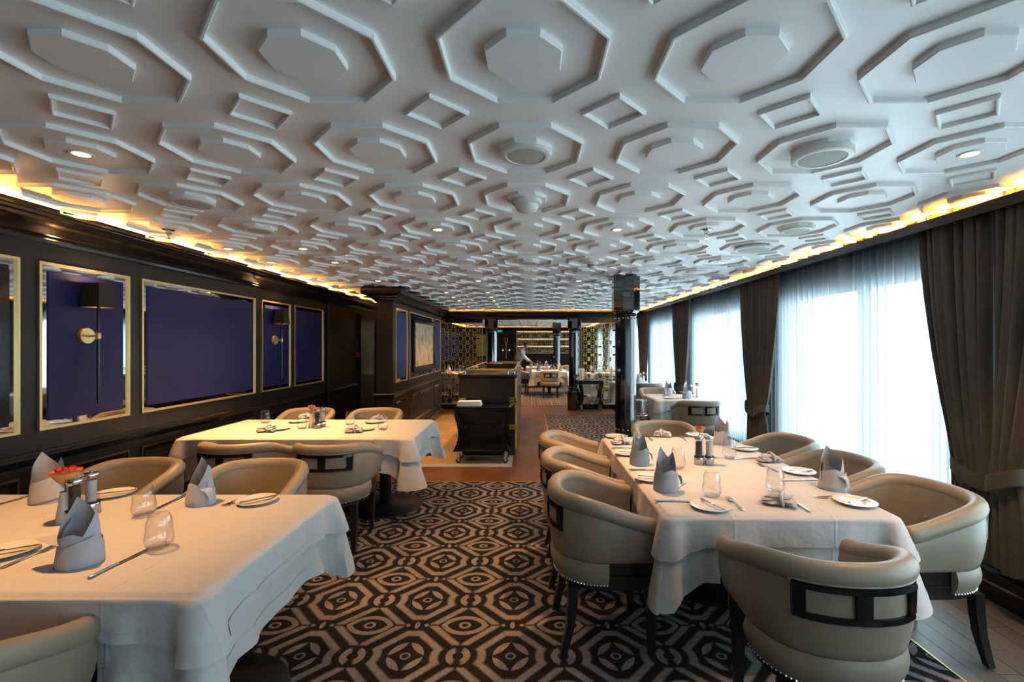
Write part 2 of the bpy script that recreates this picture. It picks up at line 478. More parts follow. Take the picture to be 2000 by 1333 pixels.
def herringbone(x0, x1, y0, y1, L=.54, Wd=.135, gap=.0025):
    n = int(L / Wd)
    c, s_ = math.cos(PI / 4), math.sin(PI / 4)
    ox, oy = (x0 + x1) / 2, (y0 + y1) / 2
    R = math.hypot(x1 - x0, y1 - y0)
    K = int(R / Wd) + 8
    for i in range(-K, K):
        for j in range(-K, K):
            k = (i - j) % (2 * n)
            if k == 0: r = (i * Wd, i * Wd + L, j * Wd, j * Wd + Wd, 0)
            elif k == 2 * n - 1: r = (i * Wd, i * Wd + Wd, j * Wd, j * Wd + L, 1)
            else: continue
            a0, a1, b0, b1, vert = r
            a0 += gap / 2; a1 -= gap / 2; b0 += gap / 2; b1 -= gap / 2
            poly = [(ox + a * c - b * s_, oy + a * s_ + b * c) for a, b in ((a0, b0), (a1, b0), (a1, b1), (a0, b1))]
            poly = clip(poly, x0, x1, y0, y1)
            if poly and area(poly) > .0008: plank(poly, PI / 4 + (PI / 2 if vert else 0), 'plank')
herringbone(-.23, .33, 5.09, 10.15)
herringbone(-2.0, -.23, 5.09, 5.74)
herringbone(-2.1, 1.97, 10.15, 11.6)
x = RX
while x < XR - .001:
    x1 = min(x + .105, XR); y = -1.4 - random.random() * 1.2
    while y < 9.9:
        y1 = y + random.uniform(1.0, 1.5)
        if y1 > 0:
            p = [(x + .0012, max(y, -.6) + .0012), (x1 - .0012, max(y, -.6) + .0012), (x1 - .0012, y1 - .0012), (x + .0012, y1 - .0012)]
            cx, cyy = (p[0][0] + p[1][0]) / 2, (p[0][1] + p[2][1]) / 2
            plank(p, PI / 2, 'plank_grey')
        y = y1
    x = x1
# marble tiles beside the service bar
ts = .55
tx0, tx1, ty0, ty1 = XL, -.23, 5.74, 10.15
bx = .14
part('tile_border', MB().bb(tx1 - bx, tx1, ty0, ty1, -.012, .003), 'tile_c', fl, 0)
part('tile_border', MB().bb(-2.9, tx1 - bx - .003, ty0, ty0 + bx, -.012, .003), 'tile_c', fl, 0)
i = 0
xx = tx1 - bx - .003
while xx > -3.0:
    yy = ty0 + bx + .003; j = 0
    while yy < ty1 - .01:
        y2 = min(yy + ts, ty1)
        part('tile', MB().bb(xx - ts + .003, xx, yy, y2 - .003, -.012, .003), ('tile_a', 'tile_b')[(i + j) % 2], fl, 0)
        yy = y2; j += 1
    xx -= ts; i += 1

ct = .008
car = thing('patterned_carpet', (0, 0, 0), 0, 'black and grey medallion patterned carpet under the near dining tables', 'carpet')
part('pile', MB().prism([(XL + .02, YF), (RX, YF), (RX, 10.07), (.33, 10.07), (.33, 5.09), (XL + .02, 5.09)], 0.0, ct), 'carpet', car, 0)
tr = MB().bb(RX, RX + .008, YF, 10.07, 0, ct + .002)
part('edge_trim', tr, 'gold', car, 0)
part('edge_trim', MB().bb(-2.0, .33, 5.09, 5.098, 0, ct + .002), 'gold', car, 0)
part('edge_trim', MB().bb(.322, .33, 5.098, 10.07, 0, ct + .002), 'gold', car, 0)
car2 = thing('patterned_carpet', (0, 0, 0), 0, 'black and pale patterned carpet in the far room beyond the gold screens', 'carpet')
part('pile', MB().bb(XL + .02, XR - .02, 11.6, YB - .01, 0.0, ct), 'carpet', car2, 0)

# ------------------------------------------------------------------ ceiling
PIT = .64
GX, GY = -.018, 1.327
CXL, CXR = -2.93, 2.60        # visible ceiling ends here, beyond are the cove recesses
ce = struct('ceiling', MB().bb(CXL, CXR, YF, 10.80, CEIL, CEIL + .03), 'ceiling')
struct('ceiling', MB().bb(XL, XR + .1, YF - .1, YB + .1, CEIL + .07, CEIL + .12), 'dark_void')
ce2 = struct('ceiling', MB().bb(CXL, CXR, 11.20, YB, CEIL, CEIL + .03), 'ceiling')
def ngon_ring(k, ap_out, wdt, depth, rot):
    """moulding in the shape of a regular k-gon ring hanging below z = 0"""
    def pts(ap, z): return [(ap / math.cos(PI / k) * math.cos(rot + 2 * PI * j / k), ap / math.cos(PI / k) * math.sin(rot + 2 * PI * j / k), z) for j in range(k)]
    b = .0035
    return MB().grid([pts(ap_out, 0), pts(ap_out, -depth + b), pts(ap_out - b, -depth), pts(ap_out - wdt + b, -depth), pts(ap_out - wdt, -depth + b), pts(ap_out - wdt, 0)], cu=True)
def ngon_plate(k, ap, depth, rot):
    def pts(a, z): return [(a / math.cos(PI / k) * math.cos(rot + 2 * PI * j / k), a / math.cos(PI / k) * math.sin(rot + 2 * PI * j / k), z) for j in range(k)]
    m_ = MB().grid([pts(ap, 0), pts(ap, -depth + .003), pts(ap - .003, -depth)], cu=True)
    m_.f.append(tuple(2 * k + j for j in range(k))); return m_
oct_me = ngon_ring(8, .238, .013, .020, PI / 8).me('octagon_moulding', 'ceiling', 0, True)
pla_me = ngon_plate(8, .110, .019, PI / 8).me('octagon_plaque', 'ceiling', 0, True)
dia_me = ngon_ring(4, .084, .011, .015, 0).me('diamond_moulding', 'ceiling', 0, True)
for j in range(-2, 15):
    for i in range(-4, 4):
        x, y = GX + PIT * i, GY + PIT * j
        link('octagon_moulding', oct_me, ce, (x, y, CEIL)); link('octagon_plaque', pla_me, ce, (x, y, CEIL))
    for i in range(-5, 4):
        x, y = GX + PIT * (i + .5), GY + PIT * (j + .5)
        if y < 10.7 and CXL + .02 < x: link('diamond_moulding', dia_me, ce, (x, y, CEIL))
    # octagons cut by the window cove
    x, y = GX + PIT * 4, GY + PIT * j
    k8 = [(a / math.cos(PI / 8) * math.cos(PI / 8 + q * PI / 4), a / math.cos(PI / 8) * math.sin(PI / 8 + q * PI / 4)) for a in (.238,) for q in range(8)]
    po = clip([(x + p, y + q) for p, q in k8], -9, CXR + .015, -9, 99)
    pi_ = clip([(x + p * .945, y + q * .945) for p, q in k8], -9, CXR + .015, -9, 99)
    mbx = MB()
    for q in range(8):
        a, b = k8[q], k8[(q + 1) % 8]
        seg = clip([(x + a[0], y + a[1]), (x + b[0], y + b[1]), (x + b[0] * .945, y + b[1] * .945), (x + a[0] * .945, y + a[1] * .945)], -9, CXR + .015, -9, 99)
        if seg: mbx.prism(seg, CEIL - .020, CEIL)
    part('octagon_moulding', mbx, 'ceiling', ce, 0, fix=True)
    ppl = clip([(x + p * .467, y + q * .467) for p, q in k8], -9, CXR + .015, -9, 99)
    if ppl: part('octagon_plaque', MB().prism(ppl, CEIL - .019, CEIL), 'ceiling', ce, 0, fix=True)
far = {'octagon_moulding': (oct_me, MB()), 'octagon_plaque': (pla_me, MB()), 'diamond_moulding': (dia_me, MB())}
for nm, (src, acc) in far.items():
    sv = [v.co.copy() for v in src.vertices]; sf = [tuple(p.vertices) for p in src.polygons]
    off = .5 if nm.startswith('dia') else 0
    for j in range(16, 29):
        for i in range(-4, 4):
            acc.add(sv, sf, Matrix.Translation((GX + PIT * (i + off), GY + PIT * (j + off), CEIL)))
    o = part(nm, acc, 'ceiling', ce2, 0); o['kind'] = 'stuff'

# ------------------------------------------------------------------ left wall with cornice, rail and panels
def extrude_profile(prof, y0, y1, face=1):
    """profile of (x, z) points swept along Y, closed"""
    k = len(prof)
    return MB().loft([[(x, y0, z) for x, z in prof], [(x, y1, z) for x, z in prof]])
CORN = [(.0, 2.19), (.035, 2.195), (.04, 2.215), (.06, 2.22), (.065, 2.235), (.10, 2.245), (.15, 2.262), (.20, 2.275), (.22, 2.282), (.24, 2.284), (.25, 2.30), (.275, 2.304), (.285, 2.32), (.30, 2.322), (.30, 2.335), (.285, 2.335), (.28, 2.31), (.0, 2.30)]
RAIL = [(.0, .775), (.014, .777), (.018, .795), (.034, .803), (.040, .823), (.032, .838), (.018, .842), (.014, .855), (.0, .858)]
BASE = [(.0, .0), (.03, .0), (.03, .125), (.022, .135), (.014, .155), (.0, .158)]
def recess_wall(name, xw, y0, y1, thick, m='charcoal'):
    """a wall slab whose room face is at x = xw"""
    return struct(name, MB().bb(xw - thick, xw, y0, y1, 0, CEIL + .06), m)
wl = recess_wall('wall_left', XL, YF, YB, .12)
part('cornice', extrude_profile([(XL + a, z) for a, z in CORN], YF, 10.80), 'black_gloss', wl, 30, fix=True)
part('chair_rail', extrude_profile([(XL + a, z) for a, z in RAIL], YF, 8.35), 'black_gloss', wl, 30, fix=True)
bbl = struct('baseboard_left', extrude_profile([(XL + a, z) for a, z in BASE], YF, 8.35), 'black_gloss', 30)
part('led_tape', MB().bb(XL + .17, XL + .19, YF + .1, 10.6, 2.320, 2.330), 'led', wl, 0)
part('led_light_blocker', MB().bb(XL + .13, XL + .15, YF, 10.8, 2.30, 2.365).bb(XL + .13, XL + .15, 11.15, 19.9, 2.30, 2.365), 'dark_void', wl, 0)  # added hidden black board, keeps direct LED light off the wall behind

def frame_bars(xw, y0, y1, z0, z1, wd, dp, sg):
    """four mitred bars lying on a wall face at x = xw that stand out by dp towards sg"""
    mb = MB()
    o = [(y0, z0), (y1, z0), (y1, z1), (y0, z1)]; i = [(y0 + wd, z0 + wd), (y1 - wd, z0 + wd), (y1 - wd, z1 - wd), (y0 + wd, z1 - wd)]
    for k in range(4):
        a, b, c, d = o[k], o[(k + 1) % 4], i[(k + 1) % 4], i[k]
        v = [(xw, *p) for p in (a, b, c, d)] + [(xw + sg * dp, *p) for p in (a, b, c, d)]
        mb.add(v, [(0, 1, 2, 3), (7, 6, 5, 4), (0, 4, 5, 1), (1, 5, 6, 2), (2, 6, 7, 3), (3, 7, 4, 0)])
    return mb
def wall_panel(par, xw, y0, y1, z0, z1, sg=1, vel='velvet', strip=.04, m_frame='gold', mir='mirror'):
    f = part('panel_frame', frame_bars(xw, y0, y1, z0, z1, .016, .016, sg), m_frame, par, 0, fix=True)
    part('mirror_border', frame_bars(xw, y0 + .016, y1 - .016, z0 + .016, z1 - .016, strip, .004, sg), mir, f, 0, fix=True)
    b = strip + .016
    part('velvet_inset', MB().rb(min(xw, xw + sg * .012), max(xw, xw + sg * .012), y0 + b, y1 - b, z0 + b, z1 - b, .003, 1), vel, f, 0)
    return f
ZP0, ZP1 = .985, 2.075
PANELS = [(1.35, 2.80), (2.91, 3.57), (3.68, 5.21), (5.33, 5.98), (6.08, 6.93)]
for y0, y1 in PANELS:
    wall_panel(wl, XL, y0, y1, ZP0, ZP1)
    f = part('panel_frame', frame_bars(XL, y0, y1, .24, .715, .014, .012, 1), 'bronze', wl, 0, fix=True)
    part('mirror_border', frame_bars(XL, y0 + .014, y1 - .014, .254, .701, .035, .004, 1), 'black_gloss', f, 0, fix=True)
    part('inset', MB().bb(XL, XL + .006, y0 + .05, y1 - .05, .29, .665), 'charcoal', f, 0)
# plain stile and the door section beyond
part('pilaster', MB().rb(XL - .02, XL + .035, 7.02, 7.26, 0, 2.20, .004, 1), 'charcoal', wl, 0)
d1 = struct_empty('door_1', (XL, 8.85, 0))
part('door_frame', MB().bb(-.02, .05, -.50, -.42, 0, 2.12).bb(-.02, .05, .42, .50, 0, 2.12).bb(-.02, .05, -.42, .42, 2.04, 2.12), 'black_wood', d1, 0)
part('door_leaf', MB().bb(-.01, .012, -.42, .42, 0, 2.04), 'black_wood', d1, 0)
part('door_handle', MB().tube([(.012, -.33, 1.0), (.05, -.33, 1.0), (.05, -.22, 1.0)], .009, 8), 'gold', d1)
part('switch_plate', MB().rb(XL, XL + .01, 8.22, 8.30, 1.56, 1.65, .003, 1), 'bronze', wl)
part('switch_plate', MB().rb(XL, XL + .01, 8.22, 8.30, 1.45, 1.54, .003, 1), 'bronze', wl)
cp = tag(link('call_point', MB().rb(0, .05, -.05, .05, -.05, .05, .006, 1).me('call_point', 'red_box')), 'small dull red call point box on the black wall beside the door', 'call point')
cp.location = (XL, 8.26, 1.37)
part('light_switch', MB().rb(XL, XL + .012, 8.22, 8.30, .92, 1.10, .003, 1), 'bronze', wl)

# ------------------------------------------------------------------ partition with picture
XP = -1.97
wp = struct('wall_partition', MB().bb(XP - .24, XP, 6.55, 10.15, 0, 2.30), 'charcoal')
def profile_round(prof, x0, x1, y0, y1):
    """a moulding profile carried round three sides of a block (left, front, right)"""
    rows = []
    for a, z in prof: rows.append([(x0 - a, y1, z), (x0 - a, y0 - a, z), (x1 + a, y0 - a, z), (x1 + a, y1, z)])
    return MB().grid(rows)
CAP = [(.0, 2.16), (.02, 2.165), (.022, 2.185), (.05, 2.195), (.055, 2.21), (.09, 2.225), (.095, 2.24), (.13, 2.255), (.16, 2.26), (.165, 2.285), (.165, 2.375), (.0, 2.375)]
part('cornice', profile_round(CAP, XP - .24, XP, 6.55, 10.15), 'black_gloss', wp, 30)
part('chair_rail', profile_round(RAIL, XP - .24, XP, 6.55, 10.15), 'black_gloss', wp, 30)
part('baseboard', profile_round([(a, z) for a, z in BASE], XP - .24, XP, 6.55, 10.15), 'black_gloss', wp, 30)
part('rail_gilding', MB().bb(XP - .26, XP + .022, 6.515, 6.53, .838, .842), 'gold', wp, 0)
for y0, y1 in ((6.66, 7.28), (7.42, 9.22), (9.36, 9.98)):
    wall_panel(wp, XP, y0, y1, ZP0, 2.09, vel='velvet_bright')
    f = part('panel_frame', frame_bars(XP, y0, y1, .24, .72, .014, .012, 1), 'bronze', wp, 0, fix=True)
    part('mirror_border', frame_bars(XP, y0 + .014, y1 - .014, .254, .706, .03, .004, 1), 'mirror', f, 0, fix=True)
    part('inset', MB().bb(XP, XP + .007, y0 + .044, y1 - .044, .284, .676), 'charcoal', f, 0)
pic = thing('framed_picture', (XP + .013, 8.35, 1.55), 0, 'large framed pale tan picture on the blue partition wall', 'picture')
part('frame', frame_bars(0, -.83, .83, -.46, .46, .09, .045, 1), 'black_gloss', pic, 0, fix=True)
part('slip', frame_bars(0, -.745, .745, -.375, .375, .02, .03, 1), 'gold', pic, 0, fix=True)
part('canvas', MB().bb(0, .02, -.73, .73, -.36, .36), 'art_pale', pic, 0)  # tan colours stand in for the reflection on the picture glass
pic2 = thing('framed_picture', (XL + .013, 2.25, 1.53), 0, 'black framed dark picture at the left edge on the navy wall', 'picture')
part('frame', frame_bars(0, -.62, .45, -.46, .46, .12, .05, 1), 'black_gloss', pic2, 0, fix=True)
part('canvas', MB().bb(0, .02, -.52, .35, -.36, .36), 'art_dark', pic2, 0)

# ------------------------------------------------------------------ window wall
wr = struct_empty('wall_right', (XR, 0, 0))
ZS, ZH = .30, 2.06
part('dado', MB().bb(0, .20, YF, YB, 0, ZS - .02), 'grey_panel', wr, 0)
part('header', MB().bb(0, .20, YF, YB, ZH, CEIL + .06), 'charcoal', wr, 0)
for p in PIERS:
    part('pier', MB().bb(0, .20, p - PW, p + PW, ZS - .02, ZH), 'charcoal', wr, 0)
part('pier', MB().bb(0, .20, PIERS[-1] + PW, YB, ZS - .02, ZH), 'charcoal', wr, 0)
for k in range(len(PIERS) - 1):
    y0, y1 = PIERS[k] + PW, PIERS[k + 1] - PW
    wn = struct_empty('window_%d' % (k + 1), (XR, (y0 + y1) / 2, ZS))
    h, q = (y1 - y0) / 2, ZH - ZS
    fr = MB().bb(.04, .12, -h, -h + .05, 0, q).bb(.04, .12, h - .05, h, 0, q).bb(.04, .12, -h + .05, h - .05, 0, .05).bb(.04, .12, -h + .05, h - .05, q - .05, q)
    part('window_frame', fr, 'charcoal', wn, 0)
    part('mullion', MB().bb(.05, .11, -.03, .03, .05, q - .05), 'charcoal', wn, 0)
    part('pane', MB().bb(.075, .085, -h + .05, -.03, .05, q - .05), 'pane', wn, 0)
    part('pane', MB().bb(.075, .085, .03, h - .05, .05, q - .05), 'pane', wn, 0)
    part('window_sill', MB().bb(-.05, .20, -h - .1, h + .1, -.02, 0), 'grey_panel', wn, 0)
br = struct('baseboard_right', extrude_profile([(XR - a * 1.3, z) for a, z in [(.0, .0), (.03, .0), (.03, .10), (.022, .11), (.022, .17), (.012, .19), (.0, .19)]], YF, YB), 'black_gloss', 30)
pel = struct('trim_1', MB().bb(2.54, 2.555, YF, 10.78, 2.275, 2.335).bb(2.555, 2.80, YF, 10.78, 2.295, 2.30) , 'black_gloss')
part('led_tape', MB().bb(2.562, 2.580, YF + .1, 10.6, 2.320, 2.330), 'led', pel, 0)
part('led_light_blocker', MB().bb(2.60, 2.615, YF, 10.78, 2.30, 2.343).bb(2.60, 2.615, 11.15, 19.9, 2.30, 2.343), 'dark_void', pel, 0)  # added low black board, stops the cove light before the curtain recess

struct('wall_front', MB().bb(XL - .1, XR + .2, YF - .12, YF, 0, CEIL + .1), 'charcoal')
wb = struct('wall_back', MB().bb(XL - .1, XR + .2, YB, YB + .12, 0, CEIL + .1), 'charcoal')
# beam with its own cove between the two rooms
bm_ = struct('trim_2', MB().bb(XL, XR, 10.86, 11.15, 2.17, CEIL + .07), 'black_gloss')
part('cornice', MB().loft([[(x, 10.86 - (a - .02) * .55, z + .0) for a, z in CORN if True] for x in (XL, XR)]), 'black_gloss', bm_, 30, fix=True)
part('led_tape', MB().bb(XL + .35, XR - .35, 10.755, 10.77, 2.320, 2.330), 'led', bm_, 0)
part('cornice', MB().loft([[(XL, 19.98 - a * .5, z) for a, z in CORN], [(XR, 19.98 - a * .5, z) for a, z in CORN]]), 'black_gloss', wb, 30, fix=True)
part('led_tape', MB().bb(XL + .2, XR - .2, 19.90, 19.915, 2.31, 2.32), 'led', wb, 0)
part('led_tape', MB().bb(XL + .17, XL + .19, 11.3, 19.8, 2.320, 2.330), 'led', wl, 0)
part('cornice', extrude_profile([(XL + a, z) for a, z in CORN], 11.15, 19.9), 'black_gloss', wl, 30, fix=True)
part('led_tape', MB().bb(2.562, 2.580, 11.3, 19.8, 2.320, 2.330), 'led', pel, 0)
part('fascia', MB().bb(2.54, 2.555, 11.15, 19.9, 2.275, 2.335).bb(2.555, 2.80, 11.15, 19.9, 2.295, 2.30), 'black_gloss', pel, 0)
for y0, y1 in ((11.6, 12.6), (12.75, 13.9), (14.05, 15.6), (15.75, 17.5), (17.65, 19.6)):
    wall_panel(wl, XL, y0, y1, ZP0, ZP1, vel='velvet_bright')

# ------------------------------------------------------------------ chair
def chair_proto():
    A_, B_, YA, N = .262, .235, .210, 400
    raw = []
    e = 2 / 2.3
    raw.append((A_, YA)); 
    for q in range(N + 1):
        t = PI * q / N; c, s_ = math.cos(t), math.sin(t)
        raw.append((A_ * math.copysign(abs(c) ** e, c), -.02 - B_ * abs(s_) ** e))
    raw.append((-A_, YA))
    cum = [0]
    for q in range(1, len(raw)): cum.append(cum[-1] + math.hypot(raw[q][0] - raw[q - 1][0], raw[q][1] - raw[q - 1][1]))
    half = cum[-1] / 2
    def P(s):      # s = arc length from the middle of the back, + towards the left arm
        d = max(0, min(cum[-1], s + half)); lo, hi = 0, len(cum) - 1
        while hi - lo > 1:
            m_ = (lo + hi) // 2
            if cum[m_] <= d: lo = m_
            else: hi = m_
        t = (d - cum[lo]) / max(1e-9, cum[hi] - cum[lo])
        return (lerp(raw[lo][0], raw[hi][0], t), lerp(raw[lo][1], raw[hi][1], t))
    def nrm(s):
        a, b = P(s - .03), P(s + .03); dx, dy = b[0] - a[0], b[1] - a[1]; L = math.hypot(dx, dy) or 1
        return (dy / L, -dx / L)
    # outward normal check: at the back middle it must point to -y
    sg = 1 if nrm(0)[1] < 0 else -1
    def S(s, z, off):
        x, y = P(s); n = nrm(s); k = 1 - .10 * max(0, min(1, (.74 - z) / .37)) ** 1.3
        return ((x + sg * n[0] * off) * k, (y + sg * n[1] * off) * (k if y > 0 else lerp(1, k, .45)), z)
    def zt(s):
        y = P(s)[1]; return .69 + .11 * smooth01((.25 - y) / .45)
    ss = [lerp(-half, half, q / 44) for q in range(45)]
    pr = Proto()
    # shell
    rings = []
    for s in ss:
        top = zt(s) - .05; r = []
        for f in (0, .12, .3, .5, .7, .88, .97, 1): r.append(S(s, lerp(top, .475, f), .024 + .014 * math.sin(PI * min(1, f * 1.05)) ** .7 - (.012 if f == 1 else 0)))
        for f in (1, .8, .5, .2, 0): r.append(S(s, lerp(top, .475, f), -.032 - .008 * math.sin(PI * f)))
        rings.append(r)
    sh = pr.add('back_shell', MB().loft(rings), 'leather', smooth=50, fix=True)
    rings = []
    for q, s in enumerate(ss):
        k = 1.0
        rings.append([S(s, zt(s) - .044 + .044 * math.sin(a) * k, .004 + .038 * math.cos(a) * k) for a in [2 * PI * j / 14 for j in range(14)]])
    def cap_ring(s, k, push):
        out = []
        for a in [2 * PI * j / 14 for j in range(14)]:
            p = S(s, zt(s) - .044 + .044 * math.sin(a) * k, .004 + .038 * math.cos(a) * k); out.append((p[0], p[1] + push, p[2]))
        return out
    rings = [cap_ring(ss[0], .55, .012), cap_ring(ss[0], .88, .008)] + rings + [cap_ring(ss[-1], .88, .008), cap_ring(ss[-1], .55, .012)]
    pr.add('top_rail', MB().loft(rings), 'leather', smooth=60, fix=True)
    # lower back bulge with nail heads
    sl = [lerp(-.40, .40, q / 32) for q in range(33)]
    rings = []
    for s in sl:
        r = [S(s, lerp(.478, .365, f), .010 + .026 * math.sin(PI * (.12 + .8 * f)) ) for f in (0, .15, .35, .6, .85, 1)]
        r += [S(s, lerp(.478, .365, f), -.03) for f in (1, .5, 0)]
        rings.append(r)
    bl = pr.add('back_band', MB().loft(rings), 'leather', smooth=50, fix=True)
    nails = MB()
    for q in range(51):
        p = Vector(S(lerp(-.395, .395, q / 50), .368, .021)); n = nrm(lerp(-.395, .395, q / 50)); r = .0052
        ax = Vector((sg * n[0], sg * n[1], 0)); t = Vector((-ax.y, ax.x, 0)); up = Vector((0, 0, 1))
        ring = [p + (t * math.cos(a) + up * math.sin(a)) * r for a in [2 * PI * j / 6 for j in range(6)]]
        nails.add(ring + [p + ax * .005], [(j, (j + 1) % 6, 6) for j in range(6)])
    pr.add('nailhead_trim', nails, 'silver', up=bl, kind='stuff')
    # seat and front band
    pr.add('seat_cushion', MB().rb(-.205, .205, -.18, .235, .40, .485, .03, 3), 'leather')
    fb = pr.add('front_band', MB().rb(-.240, .240, .19, .237, .37, .475, .018, 3), 'leather')
    nails = MB()
    for q in range(33):
        p = Vector((lerp(-.228, .228, q / 32), .238, .374)); r = .005
        ring = [p + Vector((r * math.cos(a), 0, r * math.sin(a))) for a in [2 * PI * j / 6 for j in range(6)]]
        nails.add(ring + [p + Vector((0, .004, 0))], [(j, (j + 1) % 6, 6) for j in range(6)])
    pr.add('nailhead_trim', nails, 'silver', up=fb, kind='stuff')
    # wooden frame
    rings = []
    for q in range(29):
        s = lerp(-half, half, q / 28)
        rings.append([S(s, .372, .004), S(s, .338, .004), S(s, .338, -.04), S(s, .372, -.04)])
    pr.add('seat_frame', MB().loft(rings), 'black_wood', smooth=30, fix=True)
    for k in (-1, 1):
        pr.add('side_rail', MB().rb(*sorted((k * .213, k * .240)), -.12, .21, .345, .478, .004, 1), 'black_wood')
        pr.add('side_bead', MB().bb(*sorted((k * .238, k * .2415)), -.12, .21, .405, .409), 'black_gloss', smooth=0)
        pr.add('arm_trim', MB().rb(*sorted((k * .228, k * .276)), .208, .217, .478, .655, .003, 1), 'black_gloss')
    def leg(pts):
        return MB().loft([[(x - w, y - w, z), (x + w, y - w, z), (x + w, y + w, z), (x - w, y + w, z)] for x, y, z, w in pts])
    for k in (-1, 1):
        pr.add('leg', leg([(k * .195, -.185, .345, .023), (k * .196, -.188, .26, .022), (k * .199, -.200, .15, .020), (k * .204, -.222, .06, .0175), (k * .208, -.238, 0, .016)]), 'black_wood', smooth=30)
        pr.add('leg', leg([(k * .205, .20, .345, .024), (k * .205, .20, .30, .024), (k * .205, .20, .298, .029), (k * .205, .20, .278, .029), (k * .205, .20, .274, .022), (k * .205, .20, .10, .018), (k * .205, .20, 0, .015)]), 'black_wood', smooth=30)
    # black frame with two square openings in the back
    def patch(s0, s1, z0, z1, n=6):
        return [[S(lerp(s0, s1, q / n), z1, .030), S(lerp(s0, s1, q / n), z1, .046), S(lerp(s0, s1, q / n), z0, .048), S(lerp(s0, s1, q / n), z0, .030)] for q in range(n + 1)]
    hw = .187
    wf = MB()
    for s0, s1, z0, z1, n in ((-hw, hw, .712, .728, 16), (-hw, hw, .612, .632, 16), (-hw, -hw + .034, .632, .712, 3), (hw - .034, hw, .632, .712, 3), (-.024, .024, .632, .712, 4)):
        wf.loft(patch(s0, s1, z0, z1, n))
    pr.add('back_window_frame', wf, 'black_gloss', up=sh, smooth=30, fix=True)
    # piping round the frame and two buttons inside
    pp = [S(lerp(-hw - .008, hw + .008, q / 16), .735, .036) for q in range(17)] + [S(lerp(hw + .008, -hw - .008, q / 16), .605, .040) for q in range(17)]
    pr.add('piping', MB().tube(pp, .0045, 6, closed=True), 'leather', up=sh)
    for s in (-.1, .1):
        p = S(s, .60, -.043); n = nrm(s)
        bt = MB(); bt.lathe([(.0115, 0), (.010, .004), (.004, .007)], 10, Matrix.Translation(p) @ Vector((-sg * n[0], -sg * n[1], 0)).to_track_quat('Z', 'Y').to_matrix().to_4x4())
        pr.add('button', bt, 'leather', up=sh)
    return pr
CHAIR = chair_proto()
def chair(x, y, deg, label, group='taupe leather tub chairs', z=ct):
    return CHAIR.place('tub_chair', (x, y, z), math.radians(deg), label, 'chair', group)
# facing: 0 = +Y, 90 = -X, -90 = +X, 180 = -Y
lt = 'taupe leather tub chair '
chair(.39, 2.44, -88, lt + 'on the aisle side of the long window table, nearest the camera')
chair(.37, 3.07, -90, lt + 'in the middle of the aisle side of the long window table')
chair(.37, 3.70, -91, lt + 'on the aisle side of the long window table, farthest back')
chair(1.10, 1.77, -3, lt + 'at the near end of the long table, back to the camera')
chair(1.24, 4.17, 180, lt + 'at the far end of the long table, before the black column')
chair(1.935, 2.36, 92, lt + 'on the window side of the long table, nearest the camera')
chair(1.935, 2.98, 90, lt + 'in the middle of the window side of the long table')
chair(1.935, 3.60, 90, lt + 'on the window side of the long table, beside the tied drape')
chair(-2.44, 2.70, 176, lt + 'behind the near left table, close to the navy wall')
chair(-1.65, 2.68, 183, lt + 'behind the near left table, on the aisle end')
chair(-1.62, 1.20, 0, lt + 'cut off by the bottom left corner of the photo')
chair(-2.24, 3.59, -2, lt + 'with its back to us at the second left table, wall side')
chair(-1.51, 3.57, 2, lt + 'with its back to us at the second left table, aisle side')
chair(-2.52, 5.10, 180, lt + 'on the far side of the second left table, near the wall')
chair(-1.74, 5.08, 180, lt + 'on the far side of the second left table, near the partition')
chair(2.28, 6.22, 0, lt + 'with back to us at the small table by the second drape')
chair(2.16, 7.72, 180, lt + 'on the far side of the small table by the second drape')
chair(2.34, 9.02, 0, lt + 'at the farthest window table, right of the near black column')
chair(.60, 13.38, 0, lt + 'with back to us at the far room table in the opening')
chair(-.30, 14.45, -78, lt + 'on the left side of the far room table in the opening')
chair(-.46, 17.15, -88, lt + 'beside the waiter at the rear table of the far room')
chair(1.22, 17.25, 90, lt + 'right of the rear far room table, behind the third column')
chair(1.46, 14.60, 90, lt + 'right of the far room table, behind the far right column')
for k, (x, y, d) in enumerate(((-2.35, 12.45, 0), (-1.65, 12.45, 0), (2.05, 12.25, 0))):
    chair(x, y, d, lt + ('seen through the left gold screen, nearer the left wall', 'seen through the left gold screen, nearer the column', 'seen through the right gold screen')[k])

